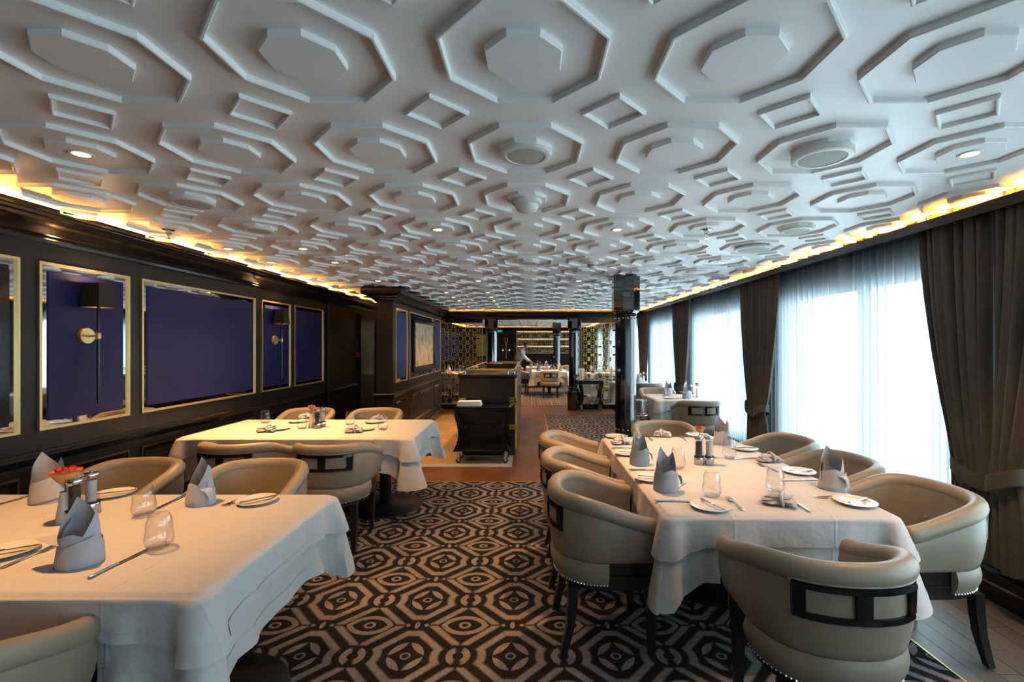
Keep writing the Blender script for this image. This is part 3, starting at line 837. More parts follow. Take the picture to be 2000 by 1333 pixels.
# ------------------------------------------------------------------ tables and cloths
def cloth_skirt(w, d, top, h, seed, push=0.0, amp=.010, flare=.30, low=1.1):
    """the hanging part of a cloth round a w x d table: rows from the table edge to the hem"""
    rnd = random.Random(seed)
    r = .035; per = []
    def side(x0, y0, x1, y1, nx, ny):
        L = math.hypot(x1 - x0, y1 - y0); n = max(10, int(L / .022))
        for q in range(n):
            t = q / n; dd = min(t, 1 - t) * L
            per.append((lerp(x0, x1, t), lerp(y0, y1, t), nx, ny, dd + r * .8))
    def corner(cx, cy_, a0):
        for q in range(10):
            a = a0 + PI / 2 * q / 10
            per.append((cx + r * math.cos(a), cy_ + r * math.sin(a), math.cos(a), math.sin(a), abs(q / 10 - .5) * r * 1.57))
    X, Y = w / 2, d / 2
    side(X, -Y + r, X, Y - r, 1, 0); corner(X - r, Y - r, 0)
    side(X - r, Y, -X + r, Y, 0, 1); corner(-X + r, Y - r, PI / 2)
    side(-X, Y - r, -X, -Y + r, -1, 0); corner(-X + r, -Y + r, PI)
    side(-X + r, -Y, X - r, -Y, 0, -1); corner(X - r, -Y + r, 1.5 * PI)
    n = len(per); ph = [rnd.uniform(0, 6.28) for _ in range(5)]
    rows = []
    for f in (0, .025, .06, .11, .17, .25, .35, .46, .57, .68, .79, .88, 1):
        row = []
        for j, (x, y, nx, ny, dc) in enumerate(per):
            c = math.exp(-(dc / .055) ** 2); v = math.exp(-((dc - .115) / .045) ** 2); v2 = math.exp(-((dc - .22) / .05) ** 2)
            L = h * (1 + .42 * math.exp(-(dc / .12) ** 2)) * (1 + .03 * math.sin(j / n * 2 * PI * 5 + ph[4]))
            dn = L * f
            run = j / n * 2 * PI
            fold = amp * (f ** low) * (math.sin(run * 7 + ph[0]) * .5 + math.sin(run * 15 + ph[1]) * .4 + math.sin(run * 29 + ph[2]) * .3)
            off = .004 + push + max(-.002, fold) + flare * c * dn * (1 - .30 * f) - .12 * v * dn + .10 * v2 * dn * f ** (low - 1)
            off = max(off, .003 + push) * smooth01(f * 10)
            tw = .16 * c * dn * math.sin(ph[3] + math.atan2(ny, nx) * 3)      # the corner flap leans to one side
            z = top - math.sqrt(max(1e-9, dn * dn - (off * .5) ** 2)) if dn > off else top - dn * .8
            row.append((x + nx * off - ny * tw, y + ny * off + nx * tw, z))
        rows.append(row)
    return rows, per
def hem(rows):
    """doubled stitched band along the lower edge of a cloth skirt"""
    a, b = rows[-3 if len(rows) > 3 else 0], rows[-1]; n = len(b); out = []
    for f in (0, .5, 1):
        row = []
        for j in range(n):
            p, q = Vector(a[j]), Vector(b[j]); t = Vector(b[(j + 1) % n]) - Vector(b[j - 1]); nr = Vector((t.y, -t.x, 0)).normalized()
            row.append(tuple(p.lerp(q, f) + nr * .0028))
        out.append(row)
    return MB().grid(out + [[tuple(p) for p in b]], cu=True)
def table(x0, x1, y0, y1, label, clabel, seed, over=.135, under=.29, base=.34, two=False):
    w, d = x1 - x0, y1 - y0; cx, cy_ = (x0 + x1) / 2, (y0 + y1) / 2
    t = thing('dining_table', (cx, cy_, 0), 0, label, 'table', 'cloth covered dining tables')
    part('table_top', MB().rb(-w / 2 + .012, w / 2 - .012, -d / 2 + .012, d / 2 - .012, .715, .742, .006, 1), 'black_wood', t)
    for k in ((-.32 * w, .32 * w) if two else (0,)):
        part('base_plate', MB().lathe([(base, ct), (base, .018), (base - .01, .024), (.10, .032), (.055, .05)], 40, Matrix.Translation((k, 0, 0))), 'baseplate', t)
        part('pedestal', MB().lathe([(.052, .03), (.052, .70), (.12, .716)], 24, Matrix.Translation((k, 0, 0))), 'black_gloss', t)
    c = thing('tablecloth', (cx, cy_, 0), 0, clabel, 'tablecloth', 'white tablecloths')
    rows, per = cloth_skirt(w, d, .746, under, seed, 0.0, .024, .42, 2.2)
    uc = part('under_cloth', MB().grid(rows, cu=True), 'linen', c, 60)
    part('hem', hem(rows), 'linen', uc, 60)
    rows, per = cloth_skirt(w, d, .751, over, seed, .019, .015, .50)
    mb = MB().grid(rows, cu=True)
    n = len(per)
    prev = 0
    for k in (.994, .97, .90):
        o = len(mb.v); mb.v += [(p[0] * k, p[1] * k, .7525) for p in per]
        mb.f += [(prev + j, o + j, o + (j + 1) % n, prev + (j + 1) % n) for j in range(n)]; prev = o
    mb.f.append(tuple(prev + j for j in range(n)))
    tc_ = part('top_cloth', mb, 'linen', c, 60)
    part('hem', hem(rows), 'linen', tc_, 60)
    return t, c
table(.635, 1.68, 2.09, 3.88, 'long dining table for eight by the windows', 'white cloth on the long table by the windows', 3)
table(-3.0, -1.03, 1.43, 2.38, 'dining table at the near left beside the navy wall', 'white cloth on the near left table', 9, two=True)
table(-2.98, -1.02, 3.86, 4.80, 'dining table on the left, in front of the partition', 'white cloth on the second left table', 21, two=True)
table(1.84, 2.54, 6.55, 7.32, 'small dining table by the second tied drape', 'white cloth on the small table by the second drape', 31, base=.26)
table(1.80, 2.50, 9.40, 10.0, 'farthest small window table, right of the near column', 'white cloth on the farthest window table before the right screen', 35, base=.26)
table(.08, 1.14, 13.75, 14.95, 'far room table in the opening between the columns', 'white cloth on the far room table in the opening', 41)
table(-.12, .78, 16.6, 17.6, 'rear far room table where the waiter works', 'white cloth on the rear far room table by the waiter', 45)
table(-2.65, -1.35, 12.8, 13.8, 'far room table behind the left gold screen', 'white cloth on the table behind the left gold screen', 47)
table(1.65, 2.45, 12.6, 13.5, 'far room table behind the right gold screen', 'white cloth on the table behind the right gold screen', 49, base=.26)

# ------------------------------------------------------------------ tableware
TZ = .7535
def tumbler_proto():
    p = Proto()
    pr = [(.020, .0), (.030, .002), (.042, .015), (.0475, .034), (.0465, .052), (.0430, .065), (.0420, .075), (.0425, .086), (.0405, .106), (.0350, .122), (.0320, .130)]
    body = MB().lathe(pr, 28, cap=False)
    p.add('bowl', body, 'glass')
    p.add('rim', MB().tube([(.0320 * math.cos(a), .0320 * math.sin(a), .130) for a in [2 * PI * j / 28 for j in range(28)]], .0009, 5, closed=True), 'glass')
    p.add('glass_base', MB().lathe([(.018, .0005), (.029, .003), (.036, .012), (.020, .0075), (.002, .006)], 24), 'acrylic')
    return p
def plate_proto():
    p = Proto()
    p.add('plate_body', MB().lathe([(.045, .0), (.050, .002), (.088, .011), (.093, .0135), (.0935, .0150), (.090, .0150), (.064, .0075), (.056, .005), (.002, .0045)], 40), 'porcelain')
    return p
def knife_proto(L=.22):
    p = Proto()
    n = 9
    h = MB().loft([[(x, w * math.cos(a), .0045 + t * math.sin(a)) for a in [2 * PI * j / 8 for j in range(8)]] for x, w, t in
                   [(-L * .50, .0045, .003), (-L * .49, .0072, .0042), (-L * .40, .0070, .0042), (-L * .15, .0050, .0038), (-L * .07, .0046, .0038), (-L * .06, .0066, .0044), (-L * .045, .0062, .0044), (-L * .04, .0045, .003)]])
    p.add('handle', h, 'silver')
    pts = [(-L * .045, -.0045), (0, -.007), (L * .28, -.0085), (L * .42, -.008), (L * .49, -.003), (L * .50, .002), (L * .48, .0055), (L * .2, .0058), (-L * .045, .0045)]
    p.add('blade', MB().prism(pts, .003, .0045), 'silver', smooth=30)
    return p
def fork_proto(L=.19):
    p = Proto()
    h = MB().loft([[(x, w * math.cos(a), z + .0018 * math.sin(a)) for a in [2 * PI * j / 8 for j in range(8)]] for x, w, z in
                   [(-L * .50, .004, .003), (-L * .48, .0085, .003), (-L * .38, .008, .0035), (-L * .1, .0032, .006), (L * .08, .0030, .008), (L * .14, .006, .007), (L * .19, .0115, .005), (L * .26, .0125, .0035)]])
    p.add('handle', h, 'silver')
    for k in range(4):
        y = lerp(-.0105, .0105, k / 3)
        p.add('tine', MB().loft([[(x, y - w, z - .0012), (x, y + w, z - .0012), (x, y + w, z + .0012), (x, y - w, z + .0012)] for x, w, z in [(L * .25, .0022, .0035), (L * .36, .0017, .004), (L * .50, .0009, .008)]]), 'silver', smooth=30)
    return p
def mill_proto(fill):
    p = Proto()
    p.add('steel_base', MB().lathe([(.031, 0), (.032, .003), (.0315, .040), (.030, .046)], 28), 'steel')
    p.add('black_ring', MB().lathe([(.0305, .046), (.0305, .054)], 28), 'rubber')
    p.add('clear_body', MB().lathe([(.029, .054), (.0275, .09), (.0265, .13), (.027, .158), (.029, .165)], 28, cap=False), 'acrylic')
    p.add('filling', MB().lathe([(.019, .055), (.019, .148)], 20), fill)
    p.add('steel_cap', MB().lathe([(.0275, .162), (.0285, .166), (.0285, .176), (.025, .181), (.008, .183), (.006, .188)], 28), 'steel')
    return p
def vase_rose_proto(bs=1.0):
    v = Proto()
    v.add('vase_body', MB().lathe([(.030, 0), (.032, .004), (.028, .04), (.021, .09), (.0165, .128), (.018, .135), (.014, .135), (.012, .11)], 24), 'porcelain')
    r = Proto()
    r.add('stem', MB().tube([(0, 0, .02), (.002, 0, .10), (.004, .001, .175)], .0028, 6), 'stem')
    rnd = random.Random(4)
    for ring, (cnt, rad, hgt, opn) in enumerate(((3, .009, .046, -.3), (4, .016, .048, -.15), (5, .022, .047, .15), (5, .027, .043, .55))):
        for k in range(cnt):
            a0 = 2 * PI * k / cnt + ring * .7 + rnd.uniform(-.1, .1); mb = MB(); rows = []; uv = []
            for i in range(6):
                t = i / 5; row = []
                for j in range(7):
                    u = lerp(-1, 1, j / 6); wd = (.9 if ring else 1.25) * (.35 + .65 * math.sin(PI * (.15 + .62 * t)))
                    a = a0 + u * wd * PI / cnt * 1.25
                    rr = bs * (rad * (.5 + .5 * math.sin(min(1, t * 1.8) * PI / 2)) * (1 - (.3 if ring < 2 else 0) * t ** 3) + opn * .018 * t ** 3)
                    zz = .168 + bs * hgt * t * (1 - .10 * u * u) - max(0, opn) * .012 * t ** 4
                    row.append((.004 + rr * math.cos(a), rr * math.sin(a), zz))
                rows.append(row)
            mb.grid(rows)
            me = mb.me('petal', 'rose', 70)
            ul = me.uv_layers.new(name='UVMap')
            for pl in me.polygons:
                for li in pl.loop_indices:
                    vi = me.loops[li].vertex_index; ul.data[li].uv = ((vi % 7) / 6, (vi // 7) / 5)
            r.p.append(('petal', me, None, None, None))
    for k in range(4):
        a = k * PI / 2
        r.add('sepal', MB().grid([[(.004 + (.004 + .018 * t) * math.cos(a + u), (.004 + .018 * t) * math.sin(a + u), .168 + .012 * t * (1 - t * .4)) for u in (-.5 * (1 - t), 0, .5 * (1 - t))] for t in (0, .4, .8, 1)]), 'stem')
    return v, r
def napkin_proto(seed, wing=False):
    """linen napkin folded into a standing mitre: wrapped cuff, two tall pointed leaves, a loose corner"""
    rnd = random.Random(seed); p = Proto()
    def leaf(a0, r0, hgt, lean, spread, low, peak, sharp, base=0.0):
        rows = []
        for i in range(15):
            t = i / 14; row = []
            for j in range(25):
                u = lerp(-1, 1, j / 24)
                q = (u - peak) / ((1 - peak) if u > peak else (1 + peak))
                top = low + (hgt - low) * max(0, 1 - abs(q)) ** sharp
                z = lerp(base, top, t); k = z / .22
                a = a0 + u * spread * .5
                rr = r0 * (1.04 - .10 * k - .42 * k * k) + .0025 * math.sin(u * 6 + seed)
                row.append((rr * math.cos(a) + lean[0] * k * k, rr * .92 * math.sin(a) + lean[1] * k * k, z + .001))
            rows.append(row)
        p.add('leaf', MB().grid(rows), 'napkin', smooth=60)
    j1 = rnd.uniform(-.3, .3)
    leaf(PI * .60 + j1, .0585, .222, (-.010, -.012), 4.2, .060, .10, .72)
    leaf(PI * .25 + j1, .0540, .192, (.012, -.010), 3.6, .060, -.15, .72)
    leaf(PI * .9 + j1, .0500, .150, (.004, -.004), 3.4, .060, .05, .8)
    leaf(PI * 1.5 + j1, .0605, .112, (0, .010), 4.4, .062, .12, .9)
    def band(a_from, a_to, r0, lo0, lo1, hi0, hi1, name):
        rows = []
        for i in range(25):
            t = i / 24; a = lerp(a_from, a_to, t)
            rows.append([((r0 + .0012 * math.sin(5 * a + seed) - .007 * f) * math.cos(a), (r0 * .93 - .007 * f) * math.sin(a), lerp(lerp(lo0, lo1, t), lerp(hi0, hi1, t), f)) for f in (0, .12, .5, .88, 1)])
        p.add(name, MB().grid(rows), 'napkin', smooth=60)
    band(-PI * 1.15 + j1, PI * .95 + j1, .0645, 0, 0, .052, .088, 'cuff')
    band(-PI * .95 + j1, -PI * .05 + j1, .0675, .0, .030, .046, .100, 'overlap')
    rows = []
    if wing:
        for i in range(11):
            t = i / 10; wd = .046 * (1 - t ** 1.8) + .003
            rows.append([(-.030 - .105 * t, k * wd, .092 + .012 * t - .014 * abs(k) * (1 - t) - .014 * t * t) for k in (-1, -.5, 0, .5, 1)])
    else:
        for i in range(9):
            t = i / 8; wd = .024 * (1 - t ** 1.5) + .003
            rows.append([(.046 + .036 * math.sin(t * 1.6), k * wd - .015, .088 - .062 * t * t - .006 * abs(k)) for k in (-1, -.4, .4, 1)])
    p.add('loose_corner', MB().grid(rows), 'napkin', smooth=60)
    return p
def flat_napkin_proto(seed):
    rnd = random.Random(seed); p = Proto()
    for layer in range(3):
        rows = []
        w0, l0 = .085 - layer * .012, .125 - layer * .02
        for i in range(15):
            t = lerp(-1, 1, i / 14); row = []
            for j in range(12):
                a = 2 * PI * j / 12
                pinch = 1 - .30 * math.exp(-((t - .15) / .3) ** 2)
                hh = (.013 - layer * .001) * (1 + .25 * math.sin(5 * t + seed + layer)) * (.55 + .45 * math.sqrt(max(0, 1 - t * t * .96)))
                row.append((t * l0 / 2 * 1.05 + .006 * math.sin(a + seed) * layer, w0 / 2 * pinch * math.cos(a) + .006 * math.sin(4 * t + layer * 2), .0125 + layer * .0115 + hh * math.sin(a) * (.8 if math.sin(a) < 0 else 1.0)))
            rows.append(row)
        p.add('fold', MB().loft(rows), 'napkin', smooth=60)
    tp = [(.012 + .004 * math.sin(a * 2), .040 * math.cos(a), .026 + .028 * math.sin(a)) for a in [2 * PI * j / 18 for j in range(18)]]
    p.add('knot', MB().tube(tp, .0075, 7, closed=True), 'napkin', smooth=60)
    return p
GLASS = tumbler_proto(); PLATE = plate_proto(); KNIFE = knife_proto(); BUTTER = knife_proto(.17); FORK = fork_proto()
PEPPER = mill_proto('pepper'); SALT = mill_proto('salt'); VASE, ROSE = vase_rose_proto(); ROSE_OPEN = vase_rose_proto(1.5)[1]
NAP = [napkin_proto(1), napkin_proto(2), napkin_proto(5)]; NAPW = napkin_proto(3, True)
FLAT = [flat_napkin_proto(1), flat_napkin_proto(2)]
def tp_(px, py): return on_plane(px, py, TZ)
def put(proto, name, px, py, label, cat, group, rz=0, scale=1.0, dz=0.0):
    x, y = tp_(px, py); return proto.place(name, (x, y, TZ + dz), rz, label, cat, group, scale)
def lay(proto, name, a, b, label, cat, group, dz=0.0):
    p, q = tp_(*a), tp_(*b)
    return proto.place(name, ((p[0] + q[0]) / 2, (p[1] + q[1]) / 2, TZ + dz), math.atan2(q[1] - p[1], q[0] - p[0]), label, cat, group)
def plate_with_knife(px, py, lab, ang=.9, knife=True):
    put(PLATE, 'side_plate', px, py, 'cream side plate ' + lab, 'plate', 'side plates')
    if knife:
        x, y = tp_(px, py)
        BUTTER.place('butter_knife', (x + .012, y - .004, TZ + .0135), ang, 'butter knife on the plate ' + lab, 'knife', 'butter knives')

# long window table
LW = 'the long window table'
put(NAP[0], 'folded_napkin', 1300.5, 957, 'tall pointed grey napkin nearest the camera on the aisle side of ' + LW, 'napkin', 'standing napkins', .3, 1.05)
put(NAP[1], 'folded_napkin', 1249, 907, 'tall pointed grey napkin second back on the aisle side of ' + LW, 'napkin', 'standing napkins', .2, 1.0)
put(NAP[2], 'folded_napkin', 1410, 868, 'standing grey napkin at the far end of ' + LW + ', right of the rose', 'napkin', 'standing napkins', -.6, 1.0)
put(NAP[1], 'folded_napkin', 1626, 955, 'standing grey napkin on the window side of ' + LW, 'napkin', 'standing napkins', -1.0, 1.05)
put(FLAT[0], 'napkin_bundle', 1521, 986, 'loosely rolled grey napkin at the near end of ' + LW, 'napkin', 'rolled napkins', -.5, 1.15)
put(FLAT[1], 'napkin_bundle', 1502, 902, 'loosely rolled grey napkin before the middle window side chair', 'napkin', 'rolled napkins', .1, 1.1)
put(FLAT[0], 'napkin_bundle', 1294, 853.5, 'loosely rolled grey napkin at the far end of ' + LW, 'napkin', 'rolled napkins', 2.8, 1.1)
put(FLAT[1], 'napkin_bundle', 1213, 868, 'rolled napkin at the far aisle corner of ' + LW, 'napkin', 'rolled napkins', .1, 1.1)
plate_with_knife(1387, 992, 'at the near end of ' + LW, -1.25)
plate_with_knife(1270, 937, 'behind the nearest pointed napkin on the aisle side', 2.9)
plate_with_knife(1226, 888, 'behind the second pointed napkin on the aisle side', 2.9)
plate_with_knife(1204, 855, 'at the far aisle corner of ' + LW, 3.1)
plate_with_knife(1362, 852, 'at the far end of ' + LW, 2.2)
plate_with_knife(1455, 879, 'beside the farthest window side chair', .2)
plate_with_knife(1560, 924, 'before the middle window side chair', .2)
plate_with_knife(1670, 984, 'at the near window corner of ' + LW, .5)
put(GLASS, 'stemless_glass', 1324, 916, 'clear stemless glass behind the nearest pointed napkin', 'glass', 'stemless glasses')
put(GLASS, 'stemless_glass', 1424, 896, 'clear stemless glass right of the salt mill on the long table', 'glass', 'stemless glasses')
put(GLASS, 'stemless_glass', 1390, 971, 'clear stemless glass behind the plate at the near end of the long table', 'glass', 'stemless glasses')
put(GLASS, 'stemless_glass', 1514, 962, 'clear stemless glass behind the near rolled napkin on the long table', 'glass', 'stemless glasses')
put(PEPPER, 'pepper_mill', 1365, 907, 'steel and clear pepper mill below the rose on the long table', 'mill', 'salt and pepper mills')
put(SALT, 'salt_mill', 1385, 907, 'steel and clear salt mill beside the pepper mill on the long table', 'mill', 'salt and pepper mills')
x, y = tp_(1366, 893)
VASE.place('bud_vase', (x, y, TZ), 0, 'small cream bud vase behind the mills on the long table', 'vase', 'bud vases')
ROSE.place('rose', (x, y, TZ + .003), .4, 'yellow and red rose in the vase on the long table', 'rose', 'roses')
lay(KNIFE, 'table_knife', (1287, 980), (1357, 981), 'table knife left of the near end plate on the long table', 'knife', 'table knives')
lay(KNIFE, 'table_knife', (1236, 919), (1290, 919.5), 'table knife between the two pointed aisle side napkins', 'knife', 'table knives')
lay(KNIFE, 'table_knife', (1200, 876), (1245, 876.5), 'table knife beside the rolled napkin at the far aisle corner', 'knife', 'table knives')
lay(FORK, 'table_fork', (1457, 1003), (1416, 969), 'fork right of the near end plate on the long table', 'fork', 'table forks')
lay(KNIFE, 'table_knife', (1583, 1002), (1531, 971), 'table knife right of the near rolled napkin on the long table', 'knife', 'table knives')
lay(KNIFE, 'table_knife', (1599, 939), (1522, 940), 'table knife left of the window side standing napkin', 'knife', 'table knives')
lay(FORK, 'table_fork', (1648, 972), (1604, 973), 'fork before the plate at the near window corner of the long table', 'fork', 'table forks')
lay(FORK, 'table_fork', (1336, 945), (1318, 958), 'fork half hidden by the nearest pointed napkin', 'fork', 'table forks')
lay(KNIFE, 'table_knife', (1482, 896), (1446, 897), 'table knife left of the rolled napkin by the middle window chair', 'knife', 'table knives')
lay(KNIFE, 'table_knife', (1275, 862), (1263, 852), 'table knife left of the rolled napkin at the far end of the long table', 'knife', 'table knives')
lay(FORK, 'table_fork', (1341, 862), (1331, 853), 'fork left of the far end plate on the long table', 'fork', 'table forks')
lay(FORK, 'table_fork', (1508, 918), (1490, 911), 'fork before the plate of the middle window side chair', 'fork', 'table forks')

# near left table
NL = 'the near left table'
put(NAPW, 'folded_napkin', 158, 1099, 'folded grey napkin with a sideways wing in the foreground of ' + NL, 'napkin', 'standing napkins', .15, 1.05)
put(NAP[2], 'folded_napkin', 96, 979, 'folded grey napkin left of the rose on ' + NL, 'napkin', 'standing napkins', .5, 1.12)
put(NAP[0], 'folded_napkin', 393, 984, 'folded grey napkin at the right far edge of ' + NL, 'napkin', 'standing napkins', -.3, 1.02)
put(PEPPER, 'pepper_mill', 146, 1019, 'steel and clear pepper mill beside the rose on ' + NL, 'mill', 'salt and pepper mills', 0, 1.05)
put(SALT, 'salt_mill', 178, 1003, 'steel and clear salt mill behind the winged napkin', 'mill', 'salt and pepper mills', 0, 1.05)
x, y = tp_(127, 1020)
VASE.place('bud_vase', (x, y, TZ), 0, 'cream bud vase left of the pepper mill on ' + NL, 'vase', 'bud vases')
ROSE_OPEN.place('rose', (x, y, TZ + .003), 1.5, 'wide open yellow and red rose on ' + NL, 'rose', 'roses')
put(GLASS, 'stemless_glass', 281, 1007, 'clear stemless glass farther back on ' + NL, 'glass', 'stemless glasses', 0, 1.0)
put(GLASS, 'stemless_glass', 311, 1071, 'clear stemless glass in the foreground of ' + NL, 'glass', 'stemless glasses', .5, 1.0)
plate_with_knife(221, 968, 'right of the salt mill on ' + NL, .55)
plate_with_knife(502, 981, 'at the right far corner of ' + NL, .8)
plate_with_knife(12, 1082, 'at the photo\'s left edge', .55)
lay(KNIFE, 'table_knife', (172, 1132), (290, 1074), 'long table knife in front of the foreground glass', 'knife', 'table knives')
lay(KNIFE, 'table_knife', (366, 967), (303, 997), 'table knife left of the napkin at the right far edge', 'knife', 'table knives')
lay(FORK, 'table_fork', (488, 969), (442, 988), 'fork left of the plate at the right far corner', 'fork', 'table forks')
lay(KNIFE, 'table_knife', (66, 968), (5, 985), 'table knife left of the napkin by the rose', 'knife', 'table knives')
lay(FORK, 'table_fork', (10, 1108), (108, 1068), 'fork left of the winged napkin', 'fork', 'table forks')

# second left table
SL = 'the second left table'
for k, (px, py, lb) in enumerate(((518, 827, 'far left corner'), (590, 838, 'left middle'), (684, 830, 'right middle'), (748, 840, 'right end'))):
    put(GLASS, 'stemless_glass', px, py, 'clear stemless glass at the %s of %s' % (lb, SL), 'glass', 'stemless glasses')
put(FLAT[0], 'napkin_bundle', 521, 844, 'rolled grey napkin on the near left side of ' + SL, 'napkin', 'rolled napkins', .1, 1.15)
put(FLAT[1], 'napkin_bundle', 691, 845, 'rolled grey napkin on the near right side of ' + SL, 'napkin', 'rolled napkins', .1, 1.15)
put(FLAT[1], 'napkin_bundle', 597, 818, 'rolled grey napkin behind the vase on ' + SL, 'napkin', 'rolled napkins', .3, 1.1)
put(FLAT[0], 'napkin_bundle', 737, 821, 'rolled grey napkin on the far right side of ' + SL, 'napkin', 'rolled napkins', .2, 1.0)
plate_with_knife(583, 825, 'on the far left side of ' + SL, .3, False)
plate_with_knife(731, 826, 'on the far right side of ' + SL, .3, False)
plate_with_knife(545, 839.5, 'behind the near left rolled napkin on ' + SL, .3, False)
plate_with_knife(711, 840, 'behind the near right rolled napkin on ' + SL, .3, False)
put(PEPPER, 'pepper_mill', 619.5, 837, 'pepper mill in the middle of ' + SL, 'mill', 'salt and pepper mills')
put(SALT, 'salt_mill', 629.5, 834, 'salt mill in the middle of ' + SL, 'mill', 'salt and pepper mills')
x, y = tp_(609, 836)
VASE.place('bud_vase', (x, y, TZ), 0, 'cream bud vase left of the mills on ' + SL, 'vase', 'bud vases')
ROSE.place('rose', (x, y, TZ + .003), 2.0, 'orange red rose on ' + SL, 'rose', 'roses')

# small window tables
SW = 'the small table by the second drape'
def at(proto, name, x, y, label, cat, group, rz=0, scale=1.0): return proto.place(name, (x, y, TZ), rz, label, cat, group, scale)
at(NAP[0], 'folded_napkin', 2.16, 7.12, 'standing grey napkin on the far side of ' + SW, 'napkin', 'standing napkins', .2, 1.1)
at(NAPW, 'folded_napkin', 2.32, 6.72, 'winged grey napkin on the near side of ' + SW, 'napkin', 'standing napkins', .3, 1.1)
at(GLASS, 'stemless_glass', 2.05, 6.98, 'clear stemless glass on ' + SW, 'glass', 'stemless glasses')
at(PLATE, 'side_plate', 2.06, 6.72, 'cream side plate on ' + SW, 'plate', 'side plates')
at(PEPPER, 'pepper_mill', 2.44, 6.92, 'pepper mill on ' + SW, 'mill', 'salt and pepper mills')
at(SALT, 'salt_mill', 2.50, 6.99, 'salt mill on ' + SW, 'mill', 'salt and pepper mills')
at(VASE, 'bud_vase', 2.53, 6.87, 'cream bud vase on ' + SW, 'vase', 'bud vases')
ROSE.place('rose', (2.53, 6.87, TZ + .003), 2.4, 'pink red rose on ' + SW, 'rose', 'roses')
SW = 'the farthest window table'
at(NAP[1], 'folded_napkin', 2.10, 9.66, 'left standing napkin on ' + SW, 'napkin', 'standing napkins', .2, 1.1)
at(NAP[2], 'folded_napkin', 2.30, 9.60, 'right standing napkin on ' + SW, 'napkin', 'standing napkins', .9, 1.1)
at(PEPPER, 'pepper_mill', 2.38, 9.82, 'pepper mill on ' + SW, 'mill', 'salt and pepper mills')
at(VASE, 'bud_vase', 2.45, 9.82, 'cream bud vase on ' + SW, 'vase', 'bud vases')
ROSE.place('rose', (2.45, 9.82, TZ + .003), 2.4, 'pink red rose on ' + SW, 'rose', 'roses')
# far room tables: the same things, a few pixels each
def far_table(x0, x1, y0, y1, phrase, rose=True):
    pos = ('near left corner', 'near right corner', 'far left corner', 'far right corner', 'left end', 'right end')
    for k, (fx, fy) in enumerate(((.18, .2), (.82, .2), (.18, .8), (.82, .8))):
        at(NAP[k % 3], 'folded_napkin', lerp(x0, x1, fx), lerp(y0, y1, fy), 'standing napkin at the %s of the table %s' % (pos[k], phrase), 'napkin', 'standing napkins', k)
    for k, (fx, fy) in enumerate(((.36, .22), (.64, .22), (.36, .78), (.64, .78), (.15, .5), (.85, .5))):
        at(GLASS, 'stemless_glass', lerp(x0, x1, fx), lerp(y0, y1, fy), 'clear glass at the %s of the table %s' % (pos[k], phrase), 'glass', 'stemless glasses')
    for k, (fx, fy) in enumerate(((.5, .14), (.5, .86))):
        at(PLATE, 'side_plate', lerp(x0, x1, fx), lerp(y0, y1, fy), 'side plate on the %s side of the table %s' % (('near', 'far')[k], phrase), 'plate', 'side plates')
    cx, cy_ = (x0 + x1) / 2, (y0 + y1) / 2
    at(PEPPER, 'pepper_mill', cx + .05, cy_, 'pepper mill on the table ' + phrase, 'mill', 'salt and pepper mills')
    at(VASE, 'bud_vase', cx - .05, cy_, 'bud vase on the table ' + phrase, 'vase', 'bud vases')
    ROSE.place('rose', (cx - .05, cy_, TZ + .003), 2.4, 'orange rose on the table ' + phrase, 'rose', 'roses')
far_table(.08, 1.14, 13.75, 14.95, 'in the opening')
far_table(-.12, .78, 16.6, 17.6, 'where the waiter works')
far_table(-2.65, -1.35, 12.8, 13.8, 'behind the left gold screen')
far_table(1.65, 2.45, 12.6, 13.5, 'behind the right gold screen')

# ------------------------------------------------------------------ columns
def column(x, y, top, label):
    c = thing('column', (x, y, 0), 0, label, 'column', 'black mirrored columns')
    def ring(k, r, z, rot=0): return [(r * math.cos(rot + 2 * PI * j / k), r * math.sin(rot + 2 * PI * j / k), z) for j in range(k)]
    r8 = PI / 8
    part('pedestal', MB().loft([ring(8, .175, 0, r8), ring(8, .175, .42, r8), ring(8, .155, .455, r8), ring(8, .140, .465, r8)]), 'black_mirror', c, 0)
    for j in range(14):      # separate mirror strips round the shaft
        a = 2 * PI * (j + .5) / 14; hw = .1235 * math.tan(PI / 14) - .0012
        T = Matrix.Rotation(a, 4, 'Z')
        part('mirror_strip', MB().rb(.100, .1235, -hw, hw, .49, 1.885, .002, 1, T), 'black_mirror', c, 0)
    part('core', MB().lathe([(.105, .45), (.105, 1.90)], 14), 'rubber', c, 0)
    part('collar', MB().lathe([(.128, .465), (.136, .472), (.136, .486), (.126, .492)], 28), 'black_gloss', c)
    part('collar', MB().lathe([(.126, 1.883), (.136, 1.889), (.136, 1.905), (.130, 1.912)], 28), 'black_gloss', c)
    for z in (.53, 1.858):
        for j in range(14):
            a = 2 * PI * (j + .5) / 14; p = Vector((.1225 * math.cos(a), .1225 * math.sin(a), z))
            part('stud', MB().lathe([(.011, 0), (.010, .007), (.006, .011), (.001, .012)], 10, Matrix.Translation(p) @ Vector((math.cos(a), math.sin(a), 0)).to_track_quat('Z', 'Y').to_matrix().to_4x4()), 'steel', c)
    part('capital', MB().loft([ring(8, .128, 1.91, r8), ring(8, .165, 1.945, r8), ring(8, .168, 1.955, r8), ring(8, .168, top, r8)]), 'black_mirror', c, 0)
    return c
column(1.157, 5.50, CEIL - .002, 'nearest black mirrored column, reaching the ceiling behind the long table')
column(1.065, 10.98, 2.172, 'black mirrored column on the right of the opening, beside the glass trolley')
column(-.93, 10.98, 2.172, 'black mirrored column on the left of the opening, behind the service bar')
column(.97, 16.5, CEIL - .002, 'farthest black mirrored column, before the bottle shelves')

